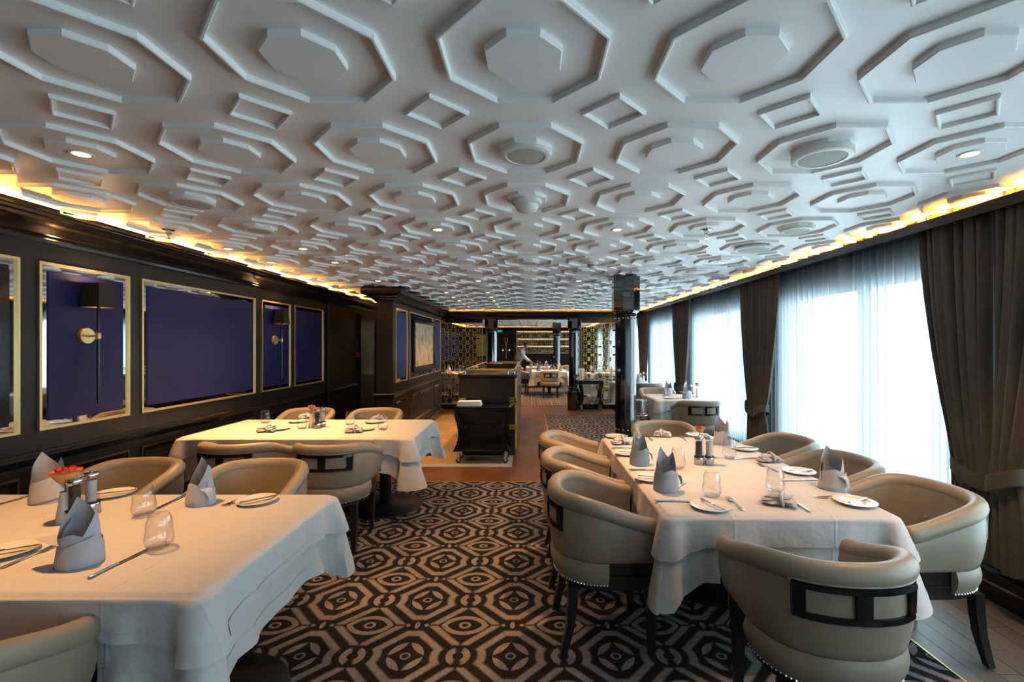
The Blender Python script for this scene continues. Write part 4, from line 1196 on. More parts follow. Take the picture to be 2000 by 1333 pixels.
# ------------------------------------------------------------------ gold lattice screens
def lattice(x0, x1, y, z0, z1, label, seed, pane_share):
    rnd = random.Random(seed)
    t = thing('lattice_screen', ((x0 + x1) / 2, y, 0), 0, label, 'screen', 'gold lattice screens')
    a, b = x0 - (x0 + x1) / 2, x1 - (x0 + x1) / 2
    fr = .014
    part('screen_frame', MB().bb(a, a + fr, -.012, .012, z0, z1).bb(b - fr, b, -.012, .012, z0, z1).bb(a + fr, b - fr, -.012, .012, z0, z0 + fr).bb(a + fr, b - fr, -.012, .012, z1 - fr, z1), 'gold', t, 0)
    part('plinth', MB().rb(a - .02, b + .02, -.05, .05, 0, z0, .005, 1), 'black_gloss', t)
    part('header', MB().bb(a, b, -.04, .04, z1, 2.168), 'black_gloss', t, 0)
    def rect(w, h, th): return MB().bb(-w / 2, -w / 2 + th, -.009, .009, -h / 2, h / 2).bb(w / 2 - th, w / 2, -.009, .009, -h / 2, h / 2).bb(-w / 2 + th, w / 2 - th, -.009, .009, -h / 2, -h / 2 + th).bb(-w / 2 + th, w / 2 - th, -.009, .009, h / 2 - th, h / 2)
    vme = rect(.056, .108, .0105).me('upright_link', 'gold', 0); hme = rect(.090, .054, .0105).me('cross_link', 'gold', 0)
    vpl = {k: MB().bb(-.02, .02, -.003, .003, -.045, .045).me('infill', k, 0) for k in ('gold_plate', 'black_mirror')}
    hpl = {k: MB().bb(-.037, .037, -.003, .003, -.018, .018).me('infill', k, 0) for k in ('gold_plate', 'black_mirror')}
    con = MB()
    n = int(round((b - a - .03) / .086)); pit = (b - a - .03) / n
    for i in range(n + 1):
        x = a + .015 + i * pit; up = i % 2 == 0
        if not (a + .04 < x < b - .04): 
            continue
        z = z0 + (.10 if up else .20)
        while z < z1 - .05:
            lk = link('upright_link' if up else 'cross_link', vme if up else hme, t, (x, 0, z))
            q = rnd.random()
            if q < pane_share: link('infill', (vpl if up else hpl)['gold_plate'], lk)
            elif q < pane_share + .22: link('infill', (vpl if up else hpl)['black_mirror'], lk)
            if not up:
                for s_ in (-1, 1):
                    for dz in (1, -1):
                        zz = z + dz * .063
                        if z0 + .03 < zz < z1 - .03: con.bb(x + s_ * .030 - .004, x + s_ * .030 + .004, -.005, .005, min(z + dz * .027, z + dz * .072), max(z + dz * .027, z + dz * .072))
                        zz = z + dz * .070
                        xe = x + s_ * (pit - .028)
                        if z0 + .03 < zz < z1 - .03 and a < xe < b: con.bb(min(x + s_ * .030, xe), max(x + s_ * .030, xe), -.005, .005, zz - .004, zz + .004)
                zz = z + .1
                if zz < z1 - .03: con.bb(x - pit + .028, x - .0, -.004, .004, zz - .003, zz + .003).bb(x, x + pit - .028, -.004, .004, zz - .003, zz + .003)
            z += .20
    part('connector', con, 'gold', t, 0, kind='stuff')
lattice(-3.08, -1.15, 11.05, .11, 2.09, 'gold chain lattice screen on the left between the rooms', 5, .05)
lattice(1.24, 2.50, 11.05, .11, 2.09, 'gold chain lattice screen on the right before the bright far windows', 8, .14)

# ------------------------------------------------------------------ service bar
bar = thing('service_bar', (-.585, 0, 0), 0, 'long black service bar with brass hinges and gallery rail', 'bar counter')
bw = .40
part('carcass', MB().bb(-bw, bw, 6.32, 9.6, .09, 1.09), 'black_wood', bar, 0)
part('toe_kick', MB().bb(-bw + .03, bw - .03, 6.37, 9.55, .003, .09), 'rubber', bar, 0)
part('counter_top', MB().rb(-bw - .015, bw + .01, 6.295, 9.62, 1.09, 1.13, .006, 2), 'black_gloss', bar)
for z0, z1 in ((.84, 1.075), (.735, .83), (.44, .725), (.33, .43), (.10, .32)):
    part('front_panel', MB().rb(-bw + .012, bw - .03, 6.305, 6.325, z0, z1, .003, 1), 'black_wood', bar)
part('corner_strip', MB().bb(bw - .022, bw + .003, 6.300, 6.325, .10, 1.085), 'gold', bar, 0)
part('corner_strip', MB().bb(bw, bw + .004, 6.325, 6.40, .10, 1.085), 'gold', bar, 0)
def hinge(x0, x1, z0, z1):
    h = part('hinge', MB().rb(x0, x1, 6.297, 6.306, z0, (z0 + z1) / 2 - .001, .002, 1).rb(x0, x1, 6.297, 6.306, (z0 + z1) / 2 + .001, z1, .002, 1), 'gold_plate', bar)
    for k in range(4):
        for zz in (lerp(z0, z1, .25), lerp(z0, z1, .75)):
            part('screw', MB().lathe([(.004, 0), (.003, .002)], 8, Matrix.Translation((lerp(x0, x1, (k + .5) / 4), 6.297, zz)) @ Matrix.Rotation(PI / 2, 4, 'X')), 'bronze', h)
for z0, z1 in ((.74, .81), (.37, .44)):
    hinge(bw - .10, bw + .003, z0, z1); hinge(-bw + .0, -bw + .10, z0, z1)
gal = MB().tube([(-bw + .08, 9.5, 1.20), (-bw + .08, 6.36, 1.20), (bw - .03, 6.36, 1.20), (bw - .03, 9.5, 1.20)], .008, 8)
gr = part('gallery_rail', gal, 'gold', bar)
for px_, py_ in ((-bw + .08, 6.36), (bw - .12, 6.36), (bw - .03, 6.36), (bw - .03, 7.4), (bw - .03, 8.45), (bw - .03, 9.5), (-bw + .08, 7.9), (-bw + .08, 9.5)):
    part('post', MB().lathe([(.011, 1.13), (.007, 1.137), (.006, 1.20), (.009, 1.205)], 10, Matrix.Translation((px_, py_, 0))), 'steel', gr)
part('raised_box', MB().rb(-bw + .20, bw - .06, 8.2, 9.4, 1.13, 1.215, .006, 1), 'black_wood', bar)
part('tray_rim', MB().bb(-bw + .12, bw - .08, 7.3, 7.32, 1.13, 1.16), 'gold', bar, 0)

# ------------------------------------------------------------------ trolleys with bowed legs
def trolley(x, y, w, d, h, label, glass=False):
    t = thing('trolley', (x, y, .003), 0, label, 'trolley', 'black bow legged trolleys')
    a, b = w / 2, d / 2
    part('top', MB().rb(-a, a, -b, b, h - .022, h, .006, 2), 'black_gloss', t)
    part('apron', MB().rb(-a + .06, a - .06, -b + .03, b - .03, h - .085, h - .022, .004, 1), 'black_wood', t)
    part('lower_shelf', MB().rb(-a + .02, a - .02, -b + .02, b - .02, .155, .178, .005, 1), 'black_gloss', t)
    for sx in (-1, 1):
        for sy in (-1, 1):
            rings = []
            for q in range(13):
                f = q / 12; z = lerp(.155, h - .02, f)
                bow = .035 * math.sin(PI * (f * 1.35 - .15)) if f < .85 else .035 * math.sin(PI * (.85 * 1.35 - .15)) * (1 - f) / .15
                xx = sx * (a - .035 - bow - .012 * math.sin(2 * PI * f)); wd = .020 + .012 * (abs(f - .5) * 2) ** 2
                yy = sy * (b - .035)
                rings.append([(xx - wd, yy - .017, z), (xx + wd, yy - .017, z), (xx + wd, yy + .017, z), (xx - wd, yy + .017, z)])
            part('leg', MB().loft(rings), 'black_gloss', t, 40)
            cs = part('caster', MB().lathe([(.030, -.011), (.034, -.009), (.034, .009), (.030, .011)], 18, Matrix.Translation((sx * (a - .055), sy * (b - .05), .034)) @ Matrix.Rotation(PI / 2, 4, 'X')), 'rubber', t)
            part('caster_fork', MB().tube([(sx * (a - .055), sy * (b - .05), .155), (sx * (a - .055), sy * (b - .05), .075)], .014, 10).bb(sx * (a - .055) - .014, sx * (a - .055) + .014, sy * (b - .05) - .017, sy * (b - .05) - .013, .03, .08).bb(sx * (a - .055) - .014, sx * (a - .055) + .014, sy * (b - .05) + .013, sy * (b - .05) + .017, .03, .08), 'steel', t)
    part('handle', MB().tube([(a - .01, -b + .06, h - .012), (a + .045, -b + .06, h + .02), (a + .045, b - .06, h + .02), (a - .01, b - .06, h - .012)], .009, 8), 'steel', t)
    return t
trolley(-.625, 6.06, .72, .36, .735, 'black trolley with curved legs in front of the service bar')
tw = thing('folded_towel', (-.80, 6.02, .738), 0, 'folded white towel on the black trolley', 'towel')
for k in range(3):
    part('fold', MB().rb(-.155 + .004 * k, .165 - .006 * k, -.09, .09 - .01 * k, .001 + .022 * k, .023 + .022 * k, .010, 3), 'towel', tw, 60)
trolley(1.43, 10.72, .55, .36, .72, 'black trolley of glasses before the right gold screen', True)
ORD = ['first', 'second', 'third', 'fourth', 'fifth', 'sixth', 'seventh', 'eighth', 'ninth', 'tenth'] + ['%dth' % q for q in range(11, 60)]
for q, s_ in ((21, '21st'), (22, '22nd'), (23, '23rd'), (31, '31st'), (32, '32nd'), (33, '33rd')): ORD[q - 1] = s_
tg = Proto()
tg.add('bowl', MB().lathe([(.012, .075), (.030, .085), (.038, .11), (.034, .15)], 14, cap=False), 'glass')
tg.add('glass_stem', MB().lathe([(.030, 0), (.028, .003), (.004, .008), (.004, .072), (.012, .077)], 12), 'acrylic')
for k in range(10):
    tg.place('wine_glass', (1.25 + .09 * (k % 5), 10.66 + .12 * (k // 5), .182), 0, 'stemmed glass %s from the left in the %s row on the trolley shelf' % (ORD[k % 5], ('front', 'back')[k // 5]), 'glass', 'glasses on the trolley')

# wine cooler on a stand beside the column
wc = thing('wine_cooler', (1.52, 6.30, ct), 0, 'polished steel wine cooler on a stand right of the nearest column', 'wine cooler')
part('bucket', MB().lathe([(.070, .52), (.078, .53), (.092, .76), (.100, .765), (.100, .775), (.092, .772), (.086, .60), (.02, .56)], 28), 'steel', wc)
part('stand_ring', MB().tube([(.105 * math.cos(2 * PI * j / 24), .105 * math.sin(2 * PI * j / 24), .57) for j in range(24)], .006, 6, closed=True), 'steel', wc)
for k in range(3):
    a = 2 * PI * k / 3 + .4
    part('leg', MB().tube([(.105 * math.cos(a), .105 * math.sin(a), .57), (.09 * math.cos(a), .09 * math.sin(a), .3), (.15 * math.cos(a), .15 * math.sin(a), .004)], .007, 8), 'steel', wc)
for k in (-1, 1):
    part('handle', MB().tube([(k * .09, 0, .70), (k * .125, 0, .72), (k * .125, 0, .74), (k * .095, 0, .75)], .006, 8), 'steel', wc)

# ------------------------------------------------------------------ curtains
def drape(pier, side, label, seed):
    rnd = random.Random(seed); t = thing('drape', (2.64, pier, 0), 0, label, 'curtain', 'grey brown tied drapes')
    ph = rnd.uniform(0, 6); rows = []; NU, NV = 72, 40
    ztop, zb, ztie = 2.40, .285, .79
    def span(z):
        if z > ztie:
            f = ((ztop - z) / (ztop - ztie)) ** 1.7
            return .004, lerp(.46, .21, f)
        f = (ztie - z) / (ztie - zb); return .004, lerp(.21, .26, f ** .8)
    for i in range(NV + 1):
        z = lerp(ztop, zb, i / NV); a, b = span(z); row = []
        g = math.exp(-((z - ztie) / .10) ** 2)
        for j in range(NU + 1):
            u = j / NU
            w_ = math.sin(u * 2 * PI * 6.5 + ph + .5 * math.sin(z * 2 + ph)) * .6 + math.sin(u * 2 * PI * 11 + ph * 2 + z * .6) * .3
            amp = lerp(.040, .022, g) * (1 - .25 * (i / NV))
            y = side * (lerp(a, b, u) + .012 * min(1, u * 8) * math.sin(u * 2 * PI * 6.5 + ph + 1.3))
            row.append((w_ * amp + .03 * math.sin(PI * u) * -1 + .03 * g * (math.cos(PI * (u - .5)) - 1), y, z + (.012 * math.sin(u * 9 + ph) if i == NV else 0)))
        rows.append(row)
    part('panel', MB().grid(rows), 'drape', t, 80)
    a, b = span(ztie); ring = []
    rows = []
    for q in range(29):
        an = 2 * PI * q / 28; yy = side * ((a + b) / 2 + (b - a + .004) / 2 * math.cos(an)); xx = -.02 + .074 * math.sin(an)
        sl = .05 * math.cos(an)
        rows.append([(xx, yy, ztie - .045 + sl), (xx - .004, yy, ztie + sl), (xx, yy, ztie + .045 + sl)])
    part('tieback', MB().grid(rows), 'drape', t, 80)
    return t
names = ['', '', 'beside the camera', 'nearest the camera', 'second along the windows', 'third along the windows', 'last before the right gold screen', 'first in the far room', 'middle of the far room', 'last in the far room']
for k, p in enumerate(PIERS):
    if k < 2: continue
    drape(p, 1, 'tied grey brown drape, far half of the pair ' + names[k], 10 + k)
    drape(p, -1, 'tied grey brown drape, near half of the pair ' + names[k], 40 + k)
def sheer(y0, y1, label, seed):
    rnd = random.Random(seed); t = thing('sheer_curtain', (2.735, (y0 + y1) / 2, 0), 0, label, 'curtain', 'white sheer curtains')
    h = (y1 - y0) / 2; n = int((y1 - y0) / .006); ph = [rnd.uniform(0, 6) for _ in range(4)]; rows = []
    for z in (2.41, 2.33, 2.1, 1.7, 1.2, .7, .27):
        row = []; k = (2.41 - z) / 2.2
        for j in range(n + 1):
            y = lerp(-h, h, j / n)
            # gathers of deep pleats alternate with flatter stretches
            p = y * 70 + ph[0] + 5.0 * math.sin(y * 4.1 + ph[1]) + 2.2 * math.sin(y * 9.7 + ph[3]) + .5 * k * math.sin(y * 3 + ph[2])
            dense = .55 + .55 * (.5 + .5 * math.sin(y * 7.3 + ph[2])) ** 1.5
            ed_ = min(1, (h - abs(y)) / .05)
            row.append((.024 * dense * math.sin(p), y + .020 * dense * ed_ * math.sin(2 * p + .6), z))
        rows.append(row)
    part('panel', MB().grid(rows), 'sheer', t, 80)
    part('heading_tape', MB().bb(-.004, .004, -h, h, 2.405, 2.44), 'white_plastic', t, 0)
sn = ['far behind the camera', 'behind the camera', 'beside the camera', 'between the nearest and second drapes', 'between the second and third drapes', 'between the third and fourth drapes', 'first in the far room', 'second in the far room', 'last in the far room']
for k in range(len(PIERS) - 1):
    sheer(PIERS[k] + .02, PIERS[k + 1] - .02, 'white sheer curtain ' + sn[k], 70 + k)
tk = struct('trim_3', MB().bb(2.60, XR, YF, YB, 2.435, 2.45), 'dark_void')

# ------------------------------------------------------------------ ceiling fittings
ZC = CEIL - .019
def cell(i, j): return (GX + PIT * i, GY + PIT * j)
DOWN = [(-3, 1), (3, 1), (-1, 3), (1, 3), (-4, 4), (-3, 4), (-4, 5), (-3, 5), (3, 5), (-3, 7), (-1, 7), (1, 7), (-4, 9), (-2, 9), (-1, 9), (3, 9), (-2, 10), (-1, 10), (-2, 11), (-1, 11), (1, 11), (-2, 12), (-1, 12), (-2, 13), (-1, 13), (3, 14), (1, -1), (-1, -1)]
DL = Proto()
DL.add('trim_ring', MB().lathe([(.042, 0), (.044, -.003), (.040, -.006), (.031, -.004), (.031, .0)], 24, cap=False), 'white_plastic')
DL.add('lens', MB().lathe([(.031, -.0015), (.001, -.0015)], 24), 'lens')
SPOT_W = 95.0
def downlight(x, y, watt, label, group='recessed ceiling downlights', ang=95):
    t = DL.place('downlight', (x, y, ZC), 0, label, 'downlight', group)
    ld = bpy.data.lights.new('downlight_lamp', 'SPOT'); ld.energy = watt; ld.color = (1.0, .50, .17)
    ld.spot_size = math.radians(ang); ld.spot_blend = .8; ld.shadow_soft_size = .03
    lo = link('lamp', ld, t); lo.location = (0, 0, -.012)
POW = {(-3, 1): 1.15, (-4, 4): 1.3, (-3, 4): .8, (-4, 5): 1.2, (-3, 5): .8, (1, 3): 1.5, (3, 1): .7, (1, -1): .0, (-1, -1): .0}
rows_txt = {-1: 'above the camera', 1: 'in the nearest lit row', 3: 'in the row with the sprinklers', 4: 'over the second left table near edge', 5: 'over the second left table far edge', 7: 'in the row before the partition', 9: 'in the row at the partition end', 10: 'over the front of the service bar', 11: 'over the middle of the service bar', 12: 'over the back of the service bar', 13: 'in the row before the far beam', 14: 'in the last row before the beam'}
cols_txt = {-4: 'next to the left cove', -3: 'second from the left cove', -2: 'left of the bar centre', -1: 'just left of the aisle', 1: 'right of the aisle', 3: 'nearest the window cove'}
for i, j in DOWN:
    if POW.get((i, j), 1) == 0: continue
    x, y = cell(i, j)
    downlight(x, y, SPOT_W * POW.get((i, j), .6), 'lit ceiling downlight %s, %s' % (rows_txt[j], cols_txt[i]))
for k, (x, y) in enumerate(((-2.0, 13.3), (.6, 14.4), (.5, 17.0), (-.3, 12.3), (2.0, 13.1), (-.5, 18.5))):
    downlight(x, y, SPOT_W * 3.0, 'lit ceiling downlight in the far room ' + ('over the left screen table', 'over the table in the opening', 'over the waiter\'s table', 'over the entry carpet', 'over the right screen table', 'before the bottle shelves')[k], 'far room downlights')
def speaker(i, j, r, label, drop=.012):
    x, y = cell(i, j); t = thing('ceiling_speaker', (x, y, ZC), 0, label, 'speaker', 'round ceiling speakers')
    part('rim', MB().lathe([(r, 0), (r, -drop), (r - .006, -drop - .003), (r - .024, -drop - .003), (r - .026, -drop + .001)], 36, cap=False), 'white_plastic', t)
    part('grille', MB().lathe([(r - .025, -drop), (r - .05, -drop - .003), (.002, -drop - .004)], 36), 'grille', t)
speaker(0, 1, .108, 'round ceiling speaker with green grey grille in the middle of the second row')
speaker(2, 1, .118, 'large round ceiling speaker in the second row, toward the windows', .022)
speaker(-3, 2, .115, 'round ceiling speaker near the left cove, third row', .018)
speaker(-3, 3, .100, 'flat round ceiling speaker beside the left sprinkler')
speaker(3, 3, .105, 'round ceiling speaker near the window cove, right of the sprinkler')
speaker(3, 4, .150, 'largest round ceiling grille near the window cove')
speaker(0, 5, .100, 'round ceiling speaker far back over the aisle')
def sprinkler(i, j, label):
    x, y = cell(i, j); t = thing('sprinkler', (x, y, ZC), 0, label, 'sprinkler', 'ceiling sprinklers')
    part('escutcheon', MB().lathe([(.040, 0), (.040, -.004), (.018, -.010)], 24), 'steel', t)
    part('nozzle', MB().lathe([(.018, -.008), (.018, -.030), (.010, -.034), (.010, -.048)], 16), 'steel', t)
    part('deflector', MB().lathe([(.004, -.048), (.004, -.062), (.016, -.063), (.016, -.066)], 16), 'steel', t)
sprinkler(-4, 3, 'chrome ceiling sprinkler by the left cove')
sprinkler(2, 3, 'chrome ceiling sprinkler toward the windows')
sprinkler(2, 11, 'small chrome ceiling sprinkler far back right of the aisle')
x, y = cell(0, 2)
t = thing('ceiling_dome', (x, y, ZC), 0, 'white stepped round dome under the middle of the third ceiling row', 'ceiling dome')
part('base', MB().lathe([(.085, 0), (.085, -.018), (.080, -.022), (.070, -.024)], 32), 'white_plastic', t)
part('dome', MB().lathe([(.068, -.022), (.066, -.040), (.056, -.056), (.035, -.066), (.002, -.070)], 32), 'white_plastic', t)
x, y = cell(1, 5)
t = thing('smoke_detector', (x, y, ZC), 0, 'white slotted smoke detector on the ceiling right of the aisle', 'smoke detector')
part('base', MB().lathe([(.055, 0), (.055, -.02), (.050, -.024)], 28), 'white_plastic', t)
part('sensor_head', MB().lathe([(.050, -.024), (.046, -.044), (.030, -.058), (.002, -.060)], 28), 'white_plastic', t)
for k in range(16):
    a = 2 * PI * k / 16
    part('slot', MB().bb(.045, .050, -.004, .004, -.043, -.028, Matrix.Rotation(a, 4, 'Z')), 'rubber', t, 0)

# ------------------------------------------------------------------ wall sconces
def sconce(y, label):
    t = thing('wall_sconce', (XL + .012, y, 1.60), 0, label, 'wall lamp', 'black shaded wall lamps')
    RX90 = Matrix.Rotation(PI / 2, 4, 'Y')
    part('backplate', MB().lathe([(.056, 0), (.056, .018), (.053, .022), (.002, .022)], 32, RX90), 'gold', t)
    part('arm', MB().tube([(.02, 0, 0), (.085, 0, 0)], .008, 10), 'gold', t)
    part('clamp', MB().lathe([(.014, -.022), (.015, -.020), (.015, .020), (.014, .022)], 16, Matrix.Translation((.095, 0, 0))), 'gold', t)
    part('rod', MB().tube([(.095, 0, -.475), (.095, 0, .24)], .0095, 12), 'black_gloss', t)
    def sq(h, z): return [(.095 - h, -h, z), (.095 + h, -h, z), (.095 + h, h, z), (.095 - h, h, z)]
    sh = part('shade', MB().grid([sq(.068, .20), sq(.050, .37)], cu=True), 'shade', t, 0)
    part('shade_lining', MB().grid([sq(.0655, .201), sq(.0475, .369)], cu=True), 'shade_inside', sh, 0)
    part('bulb', MB().lathe([(.010, .24), (.012, .26), (.026, .29), (.028, .305), (.020, .325), (.002, .333)], 16, Matrix.Translation((.095, 0, 0))), 'lens', t)
    ld = bpy.data.lights.new('sconce_lamp', 'POINT'); ld.energy = 7.0; ld.color = (1, .55, .25); ld.shadow_soft_size = .03
    lo = link('lamp', ld, t); lo.location = (.095, 0, .343)
    return t
sconce(3.21, 'black shaded wall lamp with brass disc on the nearer navy panel')
sconce(5.58, 'black shaded wall lamp with brass disc on the farther narrow navy panel')

# ------------------------------------------------------------------ far wall: bottle shelves, alcove, sign, picture
sx0, sx1 = -.56, 1.75
su = thing('bottle_shelves', (0, YB - .02, 0), 0, 'gold framed back lit bar shelves full of bottles', 'shelf unit')
part('backing', MB().bb(sx0, sx1, -.02, 0, 1.22, 2.18), 'shelf_back', su, 0)
for z in (1.20, 1.52, 1.84): part('shelf', MB().bb(sx0, sx1, -.26, -.02, z, z + .03), 'gold', su, 0)
part('top_rail', MB().bb(sx0, sx1, -.26, -.02, 2.16, 2.19), 'gold', su, 0)
for x in (sx0 - .03, sx1): part('side_post', MB().bb(x, x + .03, -.26, 0, 1.20, 2.19), 'gold', su, 0)
for z in (1.50, 1.82, 2.14): part('shelf_lamp', MB().bb(sx0 + .02, sx1 - .02, -.06, -.04, z, z + .012), 'shelf_light', su, 0)
cols = [(.30, .12, .02), (.40, .22, .05), (.05, .12, .04), (.45, .42, .36), (.12, .04, .015), (.04, .06, .10), (.50, .05, .02), (.30, .25, .12), (.02, .02, .02)]
cnm = ['amber', 'honey coloured', 'green', 'clear', 'brown', 'blue grey', 'red', 'straw coloured', 'black']
BM = [mat('bottle_' + c.replace(' ', '_'), q, .15, coat=.3) for c, q in zip(cnm, cols)]
LB = [mat('paper_label_%d' % k, c, .7) for k, c in enumerate(((.62, .58, .48), (.45, .36, .22), (.08, .07, .07)))]
shapes = [[(.034, 0), (.036, .004), (.036, .16), (.013, .20), (.012, .265), (.014, .27)], [(.030, 0), (.031, .18), (.012, .215), (.012, .275)], [(.040, 0), (.042, .10), (.036, .15), (.013, .185), (.013, .245)], [(.036, 0), (.036, .17), (.026, .19), (.013, .20), (.013, .25)]]
BP = {}
rb = random.Random(11)
lvl = ['bottom', 'middle', 'top']
for li, z in enumerate((1.231, 1.551, 1.871)):
    x = sx0 + .05; nth = 0
    while x < sx1 - .05:
        s_, c_, l_ = rb.randrange(4), rb.randrange(9), rb.randrange(3)
        if c_ == 6 and rb.random() < .7: c_ = 0
        if li == 0 and -.05 < x - .55 < .09: c_ = 6
        if (s_, c_, l_) not in BP:
            p = Proto(); p.add('bottle_body', MB().lathe(shapes[s_], 12), BM[c_])
            r = max(q[0] for q in shapes[s_]); p.add('paper_label', MB().lathe([(r + .001, .04), (r + .001, .11)], 12, cap=False), LB[l_])
            p.add('cap', MB().lathe([(.015, shapes[s_][-1][1] - .03), (.015, shapes[s_][-1][1] + .005)], 8), LB[2]); BP[(s_, c_, l_)] = p
        BP[(s_, c_, l_)].place('spirit_bottle', (x, YB - .02 - .15 + rb.uniform(-.03, .03), z), 0, '%s spirit bottle, %s from the left on the %s bar shelf' % (cnm[c_], ORD[nth], lvl[li]), 'bottle', 'bottles on the %s bar shelf' % lvl[li]); nth += 1
        x += rb.uniform(.070, .088)
al = thing('display_cabinet', (-1.04, YB - .02, 0), 0, 'black display cabinet with faint gold lamp left of the bottle shelves', 'cabinet')
part('cabinet_frame', MB().bb(-.42, -.32, -.20, 0, .0, 2.19).bb(.32, .42, -.20, 0, .0, 2.19).bb(-.32, .32, -.20, 0, 2.08, 2.19).bb(-.32, .32, -.20, 0, 0, .95), 'black_wood', al, 0)
part('cabinet_back', MB().bb(-.32, .32, -.03, 0, .95, 2.08), 'dark_void', al, 0)
part('gold_lamp', MB().tube([(-.05, -.10, 1.90), (-.04, -.10, 1.66), (0, -.10, 1.56), (.04, -.10, 1.66), (.05, -.10, 1.90)], .006, 6).tube([(0, -.10, 1.56), (0, -.10, .97)], .004, 6), 'gold', al)
for k in (-1, 1): part('small_light', MB().lathe([(.03, 1.33), (.03, 1.345), (.005, 1.36)], 10, Matrix.Translation((k * .14, -.08, 0))), 'shelf_light', al)
sg_ = thing('exit_sign', (-1.30, YB - .24, 2.17), 0, 'small green exit sign above the black display cabinet', 'sign')
part('sign_body', MB().rb(-.10, .10, -.015, .015, -.05, .05, .004, 1), 'sign_green', sg_)
part('running_figure', MB().bb(-.075, -.055, -.0165, -.0145, -.03, .01).bb(-.07, -.05, -.0165, -.0145, .015, .03).bb(-.05, -.035, -.0165, -.0145, -.03, -.005), 'sign_white', sg_, 0)
part('arrow', MB().bb(.0, .05, -.0165, -.0145, -.006, .006).add([(.05, -.0165, -.02), (.075, -.0165, 0), (.05, -.0165, .02)], [(0, 1, 2)]), 'sign_white', sg_, 0)
p3 = thing('framed_picture', (-2.02, YB - .01, 1.55), 0, 'yellow green painting with dark branch seen beside the left screen post', 'picture')
part('frame', MB().bb(-.36, .36, -.05, 0, -.50, -.46).bb(-.36, .36, -.05, 0, .46, .50).bb(-.36, -.32, -.05, 0, -.46, .46).bb(.32, .36, -.05, 0, -.46, .46), 'black_wood', p3, 0)
part('canvas', MB().bb(-.32, .32, -.03, 0, -.46, .46), 'art_green', p3, 0)
part('branch', MB().tube([(.02, -.034, .30), (.04, -.034, .10), (.12, -.034, .02), (.26, -.034, .05), (.30, -.034, -.05)], .012, 6), 'hair', p3)
part('wood_dado', MB().bb(-2.9, -1.48, YB - .03, YB, .1, 1.0), 'wood_low', wb, 0)
pw = thing('framed_picture', (XL + .014, 14.8, 1.53), 0, 'pale framed picture on the far room left wall, behind the left screen', 'picture')
part('frame', frame_bars(0, -.55, .55, -.48, .48, .08, .04, 1), 'gold', pw, 0, fix=True)
part('canvas', MB().bb(0, .02, -.48, .48, -.41, .41), 'art_pale', pw, 0)

# ------------------------------------------------------------------ the waiter
def skin_mesh(name, pts, edges, radii, m, parent, sub=2, root=0):
    me = bpy.data.meshes.new(name); me.from_pydata(pts, edges, []); me.materials.append(M[m])
    o = link(name, me, parent)
    md = o.modifiers.new('skin', 'SKIN'); md.use_smooth_shade = True
    for v, r in zip(me.skin_vertices[0].data, radii): v.radius = (r, r) if not isinstance(r, tuple) else r
    for i, v in enumerate(me.skin_vertices[0].data): v.use_root = i == root
    s_ = o.modifiers.new('sub', 'SUBSURF'); s_.levels = sub; s_.render_levels = sub
    return o
pe = thing('person', (-.42, 16.25, ct), math.radians(0), 'waiter in cream waistcoat and white sleeves bending over the rear table', 'person')
# x = forwards (to the right of the photo), y = away from the camera
P_ = [(0, 0, .95), (.02, 0, 1.10), (.07, 0, 1.24), (.14, 0, 1.36), (.20, 0, 1.43), (.245, 0, 1.475), (.285, 0, 1.54), (.30, 0, 1.60),
      (.12, -.19, 1.34), (.20, -.235, 1.12), (.40, -.20, .98), (.47, -.18, .95),
      (.12, .19, 1.34), (.22, .235, 1.12), (.43, .20, .96), (.50, .18, .93),
      (0, -.09, .90), (.04, -.10, .50), (-.02, -.10, .08), (.10, -.11, .035),
      (0, .09, .90), (.05, .10, .50), (.0, .10, .08), (.12, .11, .035)]
E_ = [(0, 1), (1, 2), (2, 3), (3, 4), (4, 5), (5, 6), (6, 7), (3, 8), (8, 9), (9, 10), (10, 11), (3, 12), (12, 13), (13, 14), (14, 15), (0, 16), (16, 17), (17, 18), (18, 19), (0, 20), (20, 21), (21, 22), (22, 23)]
R_ = [.13, .125, .135, .125, .06, .052, .085, .075, .058, .046, .034, .026, .058, .046, .034, .026, .085, .058, .042, .035, .085, .058, .042, .035]
skin_mesh('body', P_, E_, R_, 'skin', pe)
skin_mesh('shirt_sleeve', [P_[k] for k in (3, 8, 9, 10)], [(0, 1), (1, 2), (2, 3)], [.09, .070, .060, .046], 'shirt', pe)
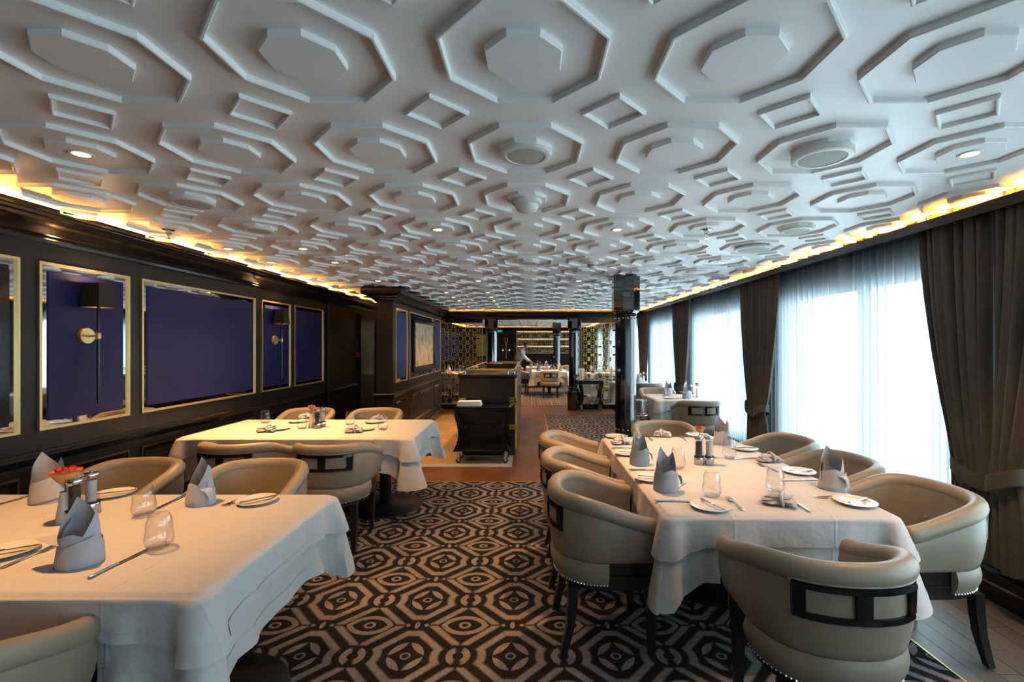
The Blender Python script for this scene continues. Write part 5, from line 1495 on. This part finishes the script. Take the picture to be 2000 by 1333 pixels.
skin_mesh('shirt_sleeve', [P_[k] for k in (3, 12, 13, 14)], [(0, 1), (1, 2), (2, 3)], [.09, .070, .060, .046], 'shirt', pe)
skin_mesh('waistcoat', [(0, 0, .93), P_[1], P_[2], P_[3], (.185, 0, 1.41)], [(0, 1), (1, 2), (2, 3), (3, 4)], [.145, (.14, .15), (.15, .17), (.14, .18), .075], 'vest', pe)
skin_mesh('shirt_collar', [(.19, 0, 1.42), (.225, 0, 1.455)], [(0, 1)], [.068, .062], 'shirt', pe)
skin_mesh('trouser_leg', [P_[k] for k in (0, 16, 17, 18)], [(0, 1), (1, 2), (2, 3)], [.135, .098, .075, .062], 'trouser', pe)
skin_mesh('trouser_leg', [P_[k] for k in (0, 20, 21, 22)], [(0, 1), (1, 2), (2, 3)], [.135, .098, .075, .062], 'trouser', pe)
skin_mesh('hair', [(.235, 0, 1.53), (.262, 0, 1.59), (.285, 0, 1.632)], [(0, 1), (1, 2)], [.072, .086, .068], 'hair', pe)
for sgn in (-1, 1):
    part('ear', MB().lathe([(.004, -.006), (.018, -.004), (.022, .002), (.012, .006)], 10, Matrix.Translation((.30, sgn * .083, 1.545)) @ Matrix.Rotation(PI / 2 * sgn, 4, 'X')), 'skin', pe)
    hx = .47 if sgn < 0 else .50
    for k in range(4):
        yb = sgn * .18 + (k - 1.5) * .018; z0 = .95 if sgn < 0 else .93
        part('finger', MB().tube([(hx, yb, z0), (hx + .045, yb, z0 - .012), (hx + .075 - .008 * abs(k - 1.5), yb, z0 - .04)], [.010, .009, .007], 8), 'skin', pe)
    part('thumb', MB().tube([(hx - .02, sgn * .18 - sgn * .03, .945), (hx + .015, sgn * .18 - sgn * .048, .93), (hx + .035, sgn * .18 - sgn * .045, .915)], [.011, .010, .008], 8), 'skin', pe)
part('nose', MB().loft([[(.375, -.014, 1.535), (.375, .014, 1.535), (.378, 0, 1.575)], [(.402, -.008, 1.533), (.402, .008, 1.533), (.385, 0, 1.57)]]), 'skin', pe)
